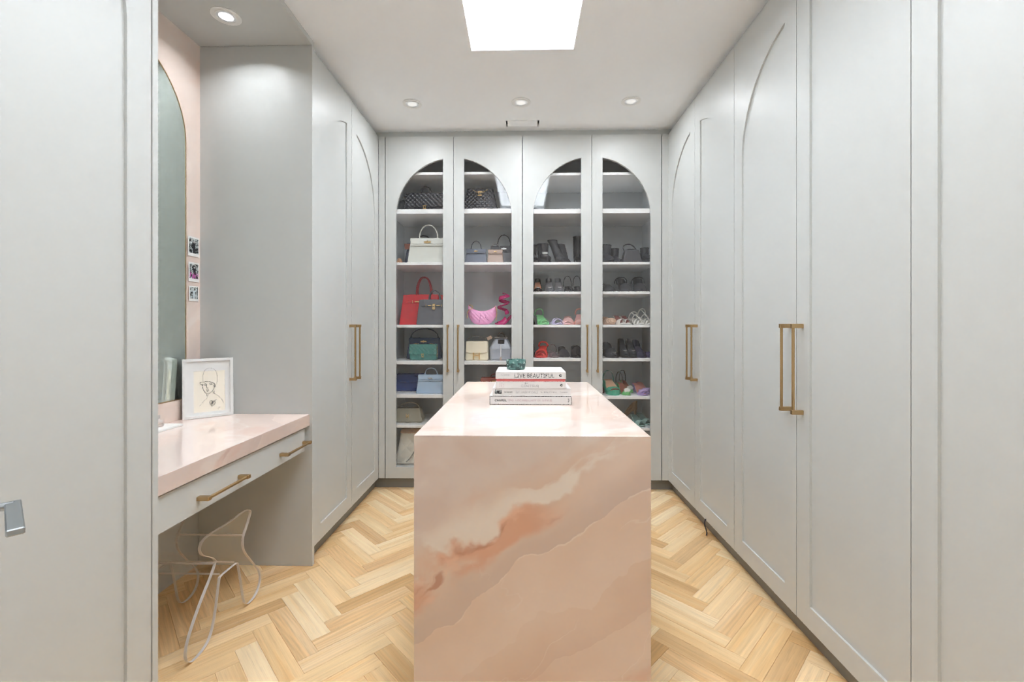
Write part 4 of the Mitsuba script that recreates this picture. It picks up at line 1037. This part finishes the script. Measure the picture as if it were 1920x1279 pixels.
def boot(x, y, z, rz, label, col, hs, ws=0.10, L=0.25, wd=0.088, lean=(0.0, 0.0), taper=1.0, toe=0.55, slouch=0.0, extra=(), lug=False):
    t = thing('boot', label, 'boot', GS)
    M = at(x, y, z + 0.0006, rz)
    part(t, 'sole', sole_mesh(L, wd * 1.04, 0.012, 0.016 if lug else 0.006, toe, 0.016 if lug else 0.006, True), BLK, 35, M=M)
    # foot and shaft as one upper
    rings = []; k = 20
    a = np.linspace(0, 2 * np.pi, k + 1)[:-1]
    zb = 0.012 if lug else 0.004
    foot = []
    for tq in np.linspace(0.02, 0.98, 14):
        yq = -L / 2 + L * tq
        hw = float(width_at(np.array([tq]), wd, toe)[0]) * 1.03
        ht = 0.030 + 0.055 * np.clip((tq - 0.05) / 0.55, 0, 1) ** 1.1
        foot.append(np.stack([hw * np.cos(a), np.full(k, yq), zb + ht / 2 * (1 + np.sin(a))], 1))
    fm = loft(foot)
    sh = []
    zs = np.linspace(0.03, hs, 16)
    for q, zq in enumerate(zs):
        f = (zq - 0.03) / (hs - 0.03)
        rx = (ws / 2) * (0.80 + 0.20 * f * taper if taper != 1 else 0.86 + 0.14 * f)
        ry = rx * 1.15
        wob = 1 + slouch * 0.06 * math.sin(q * 2.3)
        sh.append(np.stack([lean[0] * f ** 1.3 + rx * wob * np.cos(a), L * 0.26 + lean[1] * f + ry * wob * np.sin(a) * (1 - 0.15 * f), np.full(k, zq)], 1))
    part(t, 'upper', cat([fm, loft(sh)]), col, 40, M=M)
    rim = sh[-1].copy(); rim[:, 2] += 0.0005
    part(t, 'collar', tube(rim, 0.0028, 6, closed=True), BLK, 30, M=M)
    for nm, mesh, c in extra: part(t, nm, mesh, c or col, 35, M=M)
    return t

rA, rB, rC, rD, rE, rF, rG = 2.089, 1.694, 1.475, 1.228, 0.979, 0.699, 0.464
G1, G2, PAT, MATT = leather(30, 30, 33, 0.2), leather(44, 45, 48, 0.35), leather(18, 18, 20, 0.12), leather(52, 53, 57, 0.5)
# boots row
def laces(hs): return cat([box(-0.026, 0.026, -0.012 - i * 0.006, -0.008 - i * 0.006, hs * 0.72 - i * 0.020, hs * 0.72 - i * 0.020 + 0.004) for i in range(4)])
boot(0.074, 3.46, rB, 0.0, 'black lug-soled ankle boot, leftmost in the boot row, cut off by the door edge', G1, 0.165, 0.085, lug=True)
boot(0.170, 3.42, rB, 0.15, 'black lug-soled ankle boot with a silver buckle, second in the boot row', G1, 0.165, 0.092, lug=True, extra=[('buckle', box(-0.022, 0.022, -0.030, -0.022, 0.075, 0.092, 0.002), 'm_silver')])
boot(0.290, 3.425, rB, 0.0, 'charcoal suede ankle boot with a shaft leaning left', MATT, 0.195, 0.075, 0.235, 0.07, lean=(-0.055, 0.0), toe=0.1, slouch=0.5)
boot(0.352, 3.585, rB, 0.0, 'charcoal suede ankle boot with an upright shaft beside the leaning one', MATT, 0.190, 0.075, 0.235, 0.07, lean=(-0.040, 0.0), toe=0.1, slouch=0.5)
boot(0.438, 3.42, rB, 0.0, 'tall glossy black patent boot beside the door stile', PAT, 0.222, 0.082, 0.25, 0.08)
boot(0.655, 3.43, rB, 0.1, 'glossy dark grey boot with a wide shaft, leftmost in the rightmost bay', leather(60, 60, 66, 0.2), 0.155, 0.100, 0.24, 0.085)
boot(0.742, 3.53, rB, 0.0, 'glossy dark grey boot, second in the rightmost bay', leather(66, 66, 72, 0.2), 0.145, 0.078, 0.24, 0.08)
t = thing('bucket_bag', 'slouched charcoal bucket bag with an arched strap in the boot row', 'handbag', None)
M = at(0.822, 3.36, rB + 0.0006)
part(t, 'body', hull_pts([(s * 0.060, q * 0.035, 0.0125) for s in (-1, 1) for q in (-1, 1)] + [(s * 0.042, q * 0.025, 0.085) for s in (-1, 1) for q in (-1, 1)], 0.012, 12), leather(64, 63, 66), 30, M=M)
part(t, 'strap', tube(spline([(-0.050, 0, 0.09), (-0.050, 0, 0.135), (-0.015, 0, 0.142), (0.035, 0, 0.105), (0.072, 0, 0.05)], 20), 0.011, 8, flat=0.004), leather(56, 55, 57), 30, M=M)
boot(0.878, 3.535, rB, 0.0, 'black smooth ankle boot, second from right in the boot row', G2, 0.138, 0.078, 0.24, 0.07)
boot(0.954, 3.41, rB, 0.05, 'black ankle boot at the right end of the boot row', G2, 0.128, 0.066, 0.22, 0.065)
# row C
NUDE = leather(206, 150, 122)
def bow(y, z, c=None): return ('buckle', cat([box(-0.014, -0.003, y - 0.004, y + 0.002, z - 0.002, z + 0.006, 0.002), box(0.003, 0.014, y - 0.004, y + 0.002, z - 0.002, z + 0.006, 0.002), box(-0.004, 0.004, y - 0.005, y + 0.001, z - 0.004, z + 0.004, 0.0015)]), c or 'm_silver')
ex = lambda: [bow(-0.112, 0.030)]
def back_pump(x, y, lab, col, ins, bk):
    return shoe('pump', x, y, rC, 0.0, lab, 'pump', col, ins, L=0.21, wd=0.070, heel=0.085, plat=0.004, toe=0.1, vamp_h=0.032, vamp_t=(0.02, 0.26), hback=0.035, extra=[bow(-0.082, 0.034, bk)])
back_pump(0.120, 3.45, 'black pump with a tan insole and jewelled buckle at the left end of its shelf', BLK, NUDE, 'm_silver')
back_pump(0.208, 3.44, 'left one of the grey pumps with sparkling buckles', leather(96, 97, 102), leather(116, 114, 118), 'm_silver')
back_pump(0.283, 3.44, 'right one of the grey pumps with sparkling buckles', leather(96, 97, 102), leather(116, 114, 118), 'm_silver')
for i, (x, s) in enumerate([(0.358, 'left'), (0.432, 'right')]):
    shoe('sandal', x, 3.44, rC, 0.0, f'{s} one of the black sandals with a tall hooped ankle strap', 'mule', G2, G1, L=0.20, wd=0.070, heel=0.05, toe=0.7, vamp_h=0.040,
         extra=[('ankle_strap', loop(0.20, 0.08, 0.05, 0.004, 0.90, 0.085, 0.0028, w=0.062), BLK)])
shoe('flat_shoe', 0.660, 3.43, rC, 0.2, 'dark grey rounded slipper left of the strappy heels', 'pump', leather(62, 62, 64), G2, L=0.22, wd=0.09, heel=0.02, toe=0.6, vamp_h=0.055, vamp_t=(0.02, 0.5), hback=0.055, heel_kind='block')
for i, (x, s, rz) in enumerate([(0.790, 'with a loose strap over its top, left one of a dark pair', 0.15), (0.905, 'with a looped ankle strap, right one of a dark pair', -0.1)]):
    shoe('heel', x, 3.44, rC, rz, 'charcoal court heel ' + s, 'pump', leather(70, 70, 73), G2, L=0.22, wd=0.098, heel=0.075, toe=0.4, vamp_h=0.055, vamp_t=(0.02, 0.42), hback=0.045,
         extra=[('ankle_strap', loop(0.22, 0.098, 0.075, 0.004, 0.88, 0.048, 0.004, lean=-0.02, w=0.10), leather(46, 46, 48))])
# row D
WHITE = leather(238, 236, 230, 0.3)
GRN, LIL, PNK = leather(150, 224, 160, 0.35), leather(206, 196, 228, 0.35), leather(240, 190, 186, 0.35)
shoe('sandal', 0.066, 3.46, rD, 0.0, 'black strappy heel with a pearl ankle strap at the left edge of its shelf', 'sandal', BLK, BLK, L=0.20, wd=0.06, heel=0.08, toe=0.4, extra=[('strap', band(0.20, 0.06, 0.08, 0.004, 0.4, 0.28, 0.04, 0.02), None), ('ankle_strap', loop(0.20, 0.06, 0.08, 0.004, 0.9, 0.06, 0.004, w=0.05), 'm_silver')])
def strappy(name, x, y, z, rz, label, col, ins, L, wd, heel, toe, bands, ank=None, plat=0.005, **kw):
    e = [('strap', band(L, wd, heel, plat, toe, t_, h_, w_, skew=s_), None) for t_, h_, w_, s_ in bands]
    if ank: e.append(('ankle_strap', loop(L, wd, heel, plat, *ank), None))
    return shoe(name, x, y, z, rz, label, 'sandal', col, ins, L=L, wd=wd, heel=heel, toe=toe, plat=plat, extra=e, **kw)
strappy('sandal', 0.150, 3.42, rD, 0.25, 'mint green strappy heeled sandal', GRN, GRN, 0.21, 0.088, 0.07, 0.5, [(0.16, 0.03, 0.018, 0.01), (0.32, 0.042, 0.016, -0.012)], (0.9, 0.05, 0.004, -0.02, 0.07))
strappy('sandal', 0.252, 3.40, rD, 0.30, 'flat lilac sandal with two straps', LIL, LIL, 0.21, 0.085, 0.014, 0.8, [(0.2, 0.036, 0.024, 0.012), (0.36, 0.045, 0.02, -0.012)])
shoe('mule', 0.352, 3.43, rD, -0.1, 'pale pink mule, left one next to its tilted pair', 'mule', PNK, PNK, L=0.22, wd=0.088, heel=0.06, toe=0.85, vamp_h=0.045, vamp_t=(0.06, 0.36))
strappy('sandal', 0.440, 3.43, rD, -0.15, 'blush pink heeled sandal beside the door stile', leather(222, 164, 150), PNK, 0.20, 0.08, 0.075, 0.6, [(0.2, 0.035, 0.02, 0.0)], (0.9, 0.045, 0.006, -0.02, 0.065))
shoe('mule', 0.655, 3.42, rD, 0.15, 'beige heeled mule with a rosette of folds', 'mule', leather(206, 172, 148), leather(176, 140, 118), L=0.20, wd=0.084, heel=0.055, toe=0.9, vamp_h=0.045, vamp_t=(0.05, 0.34),
     extra=[('rosette', cat([tube(np.stack([r_ * np.cos(a), -0.082 - 0.01 * i + 0 * a, 0.028 + r_ * 0.55 * np.sin(a)], 1), 0.006, 7, closed=True) for i, (r_, a) in enumerate([(0.034, np.linspace(0, 6.2832, 17)[:-1]), (0.020, np.linspace(0, 6.2832, 13)[:-1]), (0.008, np.linspace(0, 6.2832, 9)[:-1])])]), leather(214, 182, 158))])
BRN = leather(128, 76, 72)
for i, (x, s, y) in enumerate([(0.738, 'left one of the white band slides with a brown insole', 3.40), (0.802, 'right one of the white band slides with a brown insole, set further back', 3.46)]):
    strappy('slide', x, y, rD, 0.1 - 0.1 * i, s, WHITE, BRN, 0.22, 0.066, 0.065, 0.9, [(0.2, 0.036, 0.05, 0.0)])
for i, (x, s, y, h) in enumerate([(0.876, 'white strappy caged sandal, left and lower one of its pair', 3.41, 0.05), (0.946, 'white strappy caged sandal at the right end of its shelf, with a high back strap', 3.43, 0.075)]):
    L_ = 0.22
    tstrap = tube(spline([(0.004, -0.085, 0.022), (0.004, -0.04, 0.050), (-0.004, 0.02, 0.075 + 0.02 * i), (-0.010, 0.06, 0.088 + 0.03 * i)], 14), 0.005, 8, flat=0.002)
    strap2 = strappy('sandal', x, y, rD, 0.15, s, WHITE, leather(214, 212, 204), L_, 0.074, 0.045, 0.7, [(0.14, 0.030, 0.014, 0.0), (0.30, 0.042, 0.012, -0.010), (0.52, 0.055, 0.010, 0.0)], (0.86, h, 0.0042, -0.03, 0.066))
    part(strap2, 'centre_strap', tstrap, WHITE, 35, M=at(x, y, rD + 0.0006, 0.15))
# row E
shoe('sandal', 0.066, 3.48, rE, 0.0, 'tall black sandal at the left edge behind the red one', 'pump', BLK, BLK, L=0.20, wd=0.07, heel=0.09, toe=0.4, hback=0.05)
strappy('sandal', 0.150, 3.40, rE, -0.2, 'bright red twisted-strap sandal', leather(222, 72, 66, 0.35), leather(206, 62, 58), 0.20, 0.088, 0.075, 0.8, [(0.14, 0.028, 0.03, 0.0), (0.34, 0.050, 0.024, 0.02), (0.34, 0.050, 0.024, -0.02)], (0.88, 0.035, 0.007, -0.02, 0.07))
strappy('sandal', 0.236, 3.42, rE, 0.15, 'dusky mauve sandal with thin looped straps', leather(112, 94, 100), leather(96, 80, 86), 0.20, 0.085, 0.03, 0.8, [(0.2, 0.034, 0.03, 0.0)], (0.85, 0.06, 0.0028, -0.03, 0.08))
shoe('flat_shoe', 0.322, 3.47, rE, 0.05, 'dark grey loafer left of the large black slipper', 'pump', leather(64, 64, 70), G2, L=0.22, wd=0.085, heel=0.02, toe=0.8, vamp_h=0.05, vamp_t=(0.02, 0.5), hback=0.05, heel_kind='block')
shoe('flat_shoe', 0.422, 3.42, rE, 0.0, 'large black slipper with a small white mark beside the door stile', 'pump', G1, BLK, L=0.22, wd=0.104, heel=0.02, toe=0.8, vamp_h=0.07, vamp_t=(0.02, 0.5), hback=0.06, heel_kind='block', extra=[('mark', box(0.016, 0.022, -0.092, -0.086, 0.048, 0.062, 0.001), WHITE)])
shoe('flat_shoe', 0.678, 3.42, rE, 0.15, 'black buckled shoe at the left of the rightmost bay', 'pump', leather(50, 51, 55), G1, L=0.22, wd=0.098, heel=0.05, toe=0.7, vamp_h=0.055, vamp_t=(0.02, 0.45), hback=0.055, heel_kind='block', extra=[bow(-0.085, 0.035)])
for i, (x, s) in enumerate([(0.776, 'left one of the tall black platform slides standing close together'), (0.838, 'right one of the tall black platform slides standing close together')]):
    shoe('slide', x, 3.42, rE, 0.0, s, 'mule', leather(48, 49, 52), leather(52, 53, 56), L=0.235, wd=0.056, heel=0.125, plat=0.012, toe=0.95, vamp_h=0.048, heel_kind='block', extra=[bow(-0.062, 0.052)])
shoe('heel', 0.905, 3.43, rE, 0.1, 'dark purple pointed heel right of the black platform slides', 'pump', leather(58, 58, 78), leather(66, 62, 84), L=0.21, wd=0.070, heel=0.075, toe=0.2, vamp_h=0.04)
shoe('heel', 0.966, 3.44, rE, 0.0, 'dark purple low shoe in the right corner', 'mule', leather(72, 64, 96), leather(58, 54, 74), L=0.20, wd=0.052, heel=0.03, toe=0.5, vamp_h=0.035)
# row F
shoe('heel', 0.604, 3.50, rF, 0.0, 'brown heel at the left edge beside the teal platform sandal', 'pump', leather(112, 70, 60), BRN, L=0.19, wd=0.07, heel=0.06, toe=0.4)
TEAL = leather(74, 168, 140, 0.3)
L_ = 0.21
shoe('platform_sandal', 0.684, 3.42, rF, 0.15, 'teal platform sandal with a high back strap', 'sandal', TEAL, leather(222, 180, 150), L=L_, wd=0.105, heel=0.065, plat=0.030, toe=0.9, wedge=False, heel_kind='block',
     extra=[('vamp', band(L_, 0.105, 0.065, 0.030, 0.9, 0.22, 0.022, 0.05), None), ('ankle_strap', band(L_, 0.125, 0.065, 0.030, 0.9, 0.84, 0.075, 0.022), leather(60, 120, 112, 0.3))])
for i, (x, y, s) in enumerate([(0.776, 3.41, 'left one of the green slingbacks with white flowers and a tall dark strap'), (0.830, 3.54, 'right one of the green slingbacks with white flowers, further back')]):
    shoe('slingback', x, y, rF, 0.2, s, 'mule', leather(120, 190, 120), leather(150, 92, 78), L=0.21, wd=0.066, heel=0.07, toe=0.4, vamp_h=0.028, vamp_t=(0.02, 0.28),
         extra=[('ankle_strap', loop(0.21, 0.066, 0.07, 0.004, 0.88, 0.085, 0.003, w=0.055), leather(60, 56, 52)),
                ('flower', from_manifold(m3.Manifold.batch_hull([m3.Manifold.sphere(0.010, 10).translate((0.018 * math.cos(a_), -0.062, 0.034 + 0.010 * math.sin(a_))) for a_ in np.linspace(0, 6.28, 6)])), WHITE)])
PUR = leather(170, 146, 198, 0.35)
for i, (x, y, s) in enumerate([(0.896, 3.40, 'left one of the lilac mules with knotted fronts'), (0.946, 3.48, 'right one of the lilac mules with knotted fronts, further back in the corner')]):
    shoe('mule', x, y, rF, 0.2, s, 'mule', PUR, leather(196, 132, 122), L=0.21, wd=0.070, heel=0.065, toe=0.7, vamp_h=0.036, vamp_t=(0.05, 0.30),
         extra=[('knot', cat([tube(spline([(-0.030, -0.07, 0.022), (-0.008, -0.082, 0.040), (0.012, -0.078, 0.036), (0.032, -0.066, 0.020)], 12), 0.009, 8), tube(spline([(-0.030, -0.055, 0.036), (0.0, -0.085, 0.034), (0.030, -0.07, 0.040)], 12), 0.007, 8)]), leather(186, 164, 210))])
# row G
shoe('heel', 0.812, 3.55, rG, -1.3, 'tan pointed heel lying across the lowest shelf behind the island', 'pump', leather(168, 138, 104), leather(150, 120, 92), L=0.22, wd=0.08, heel=0.085, toe=0.2, vamp_h=0.04, hback=0.06)
SEA = leather(150, 184, 178, 0.3)
for i, (x, y, s) in enumerate([(0.882, 3.41, 'left one of the sea green open-toe slides on the lowest shelf in view'), (0.948, 3.47, 'right one of the sea green open-toe slides on the lowest shelf in view')]):
    strappy('slide', x, y, rG, 0.15, s, SEA, leather(120, 150, 146), 0.21, 0.074, 0.05, 0.9, [(0.2, 0.036, 0.045, 0.0)])
# odd pieces on the upper right shelves
t = thing('evening_clutch', 'small dark quilted clutch lying at the left of the upper right shelf', 'clutch')
part(t, 'body', quilt(hull_pts([(-0.055, -0.03, 0.012), (0.055, -0.03, 0.012), (-0.055, 0.03, 0.012), (0.055, 0.03, 0.012), (-0.045, 0.02, 0.045), (-0.02, 0.02, 0.042)], 0.010, 10), 0.02, 0.002), leather(70, 70, 76), True, M=at(0.135, 3.46, rA + 0.0006))
part(t, 'clasp', box(-0.01, 0.01, -0.043, -0.038, 0.008, 0.018, 0.001), 'm_silver', M=at(0.135, 3.46, rA + 0.0006))

# magenta wrap heel beside the pink bag
MAG = leather(190, 44, 112, 0.28)
t = shoe('wrap_heel', -0.122, 3.455, zC, -1.15, 'magenta heel with a strap that coils upwards, right of the pink crescent bag', 'sandal', MAG, leather(170, 50, 100), L=0.20, wd=0.075, heel=0.085, toe=0.4, group=None,
         extra=[('vamp', vamp(0.20, 0.075, 0.085, 0.004, 0.4, 0.10, 0.42, 0.040), None)])
q = np.linspace(0, 1, 90)
coil = np.stack([-0.146 + 0.036 * np.sin(q * 2 * np.pi * 2.5 + 0.3), 3.450 - 0.030 * np.cos(q * 2 * np.pi * 2.5 + 0.3), zC + 0.092 + 0.158 * q], 1)
part(t, 'coiled_strap', tube(coil, 0.0035, 8, flat=0.0165), MAG, 40)
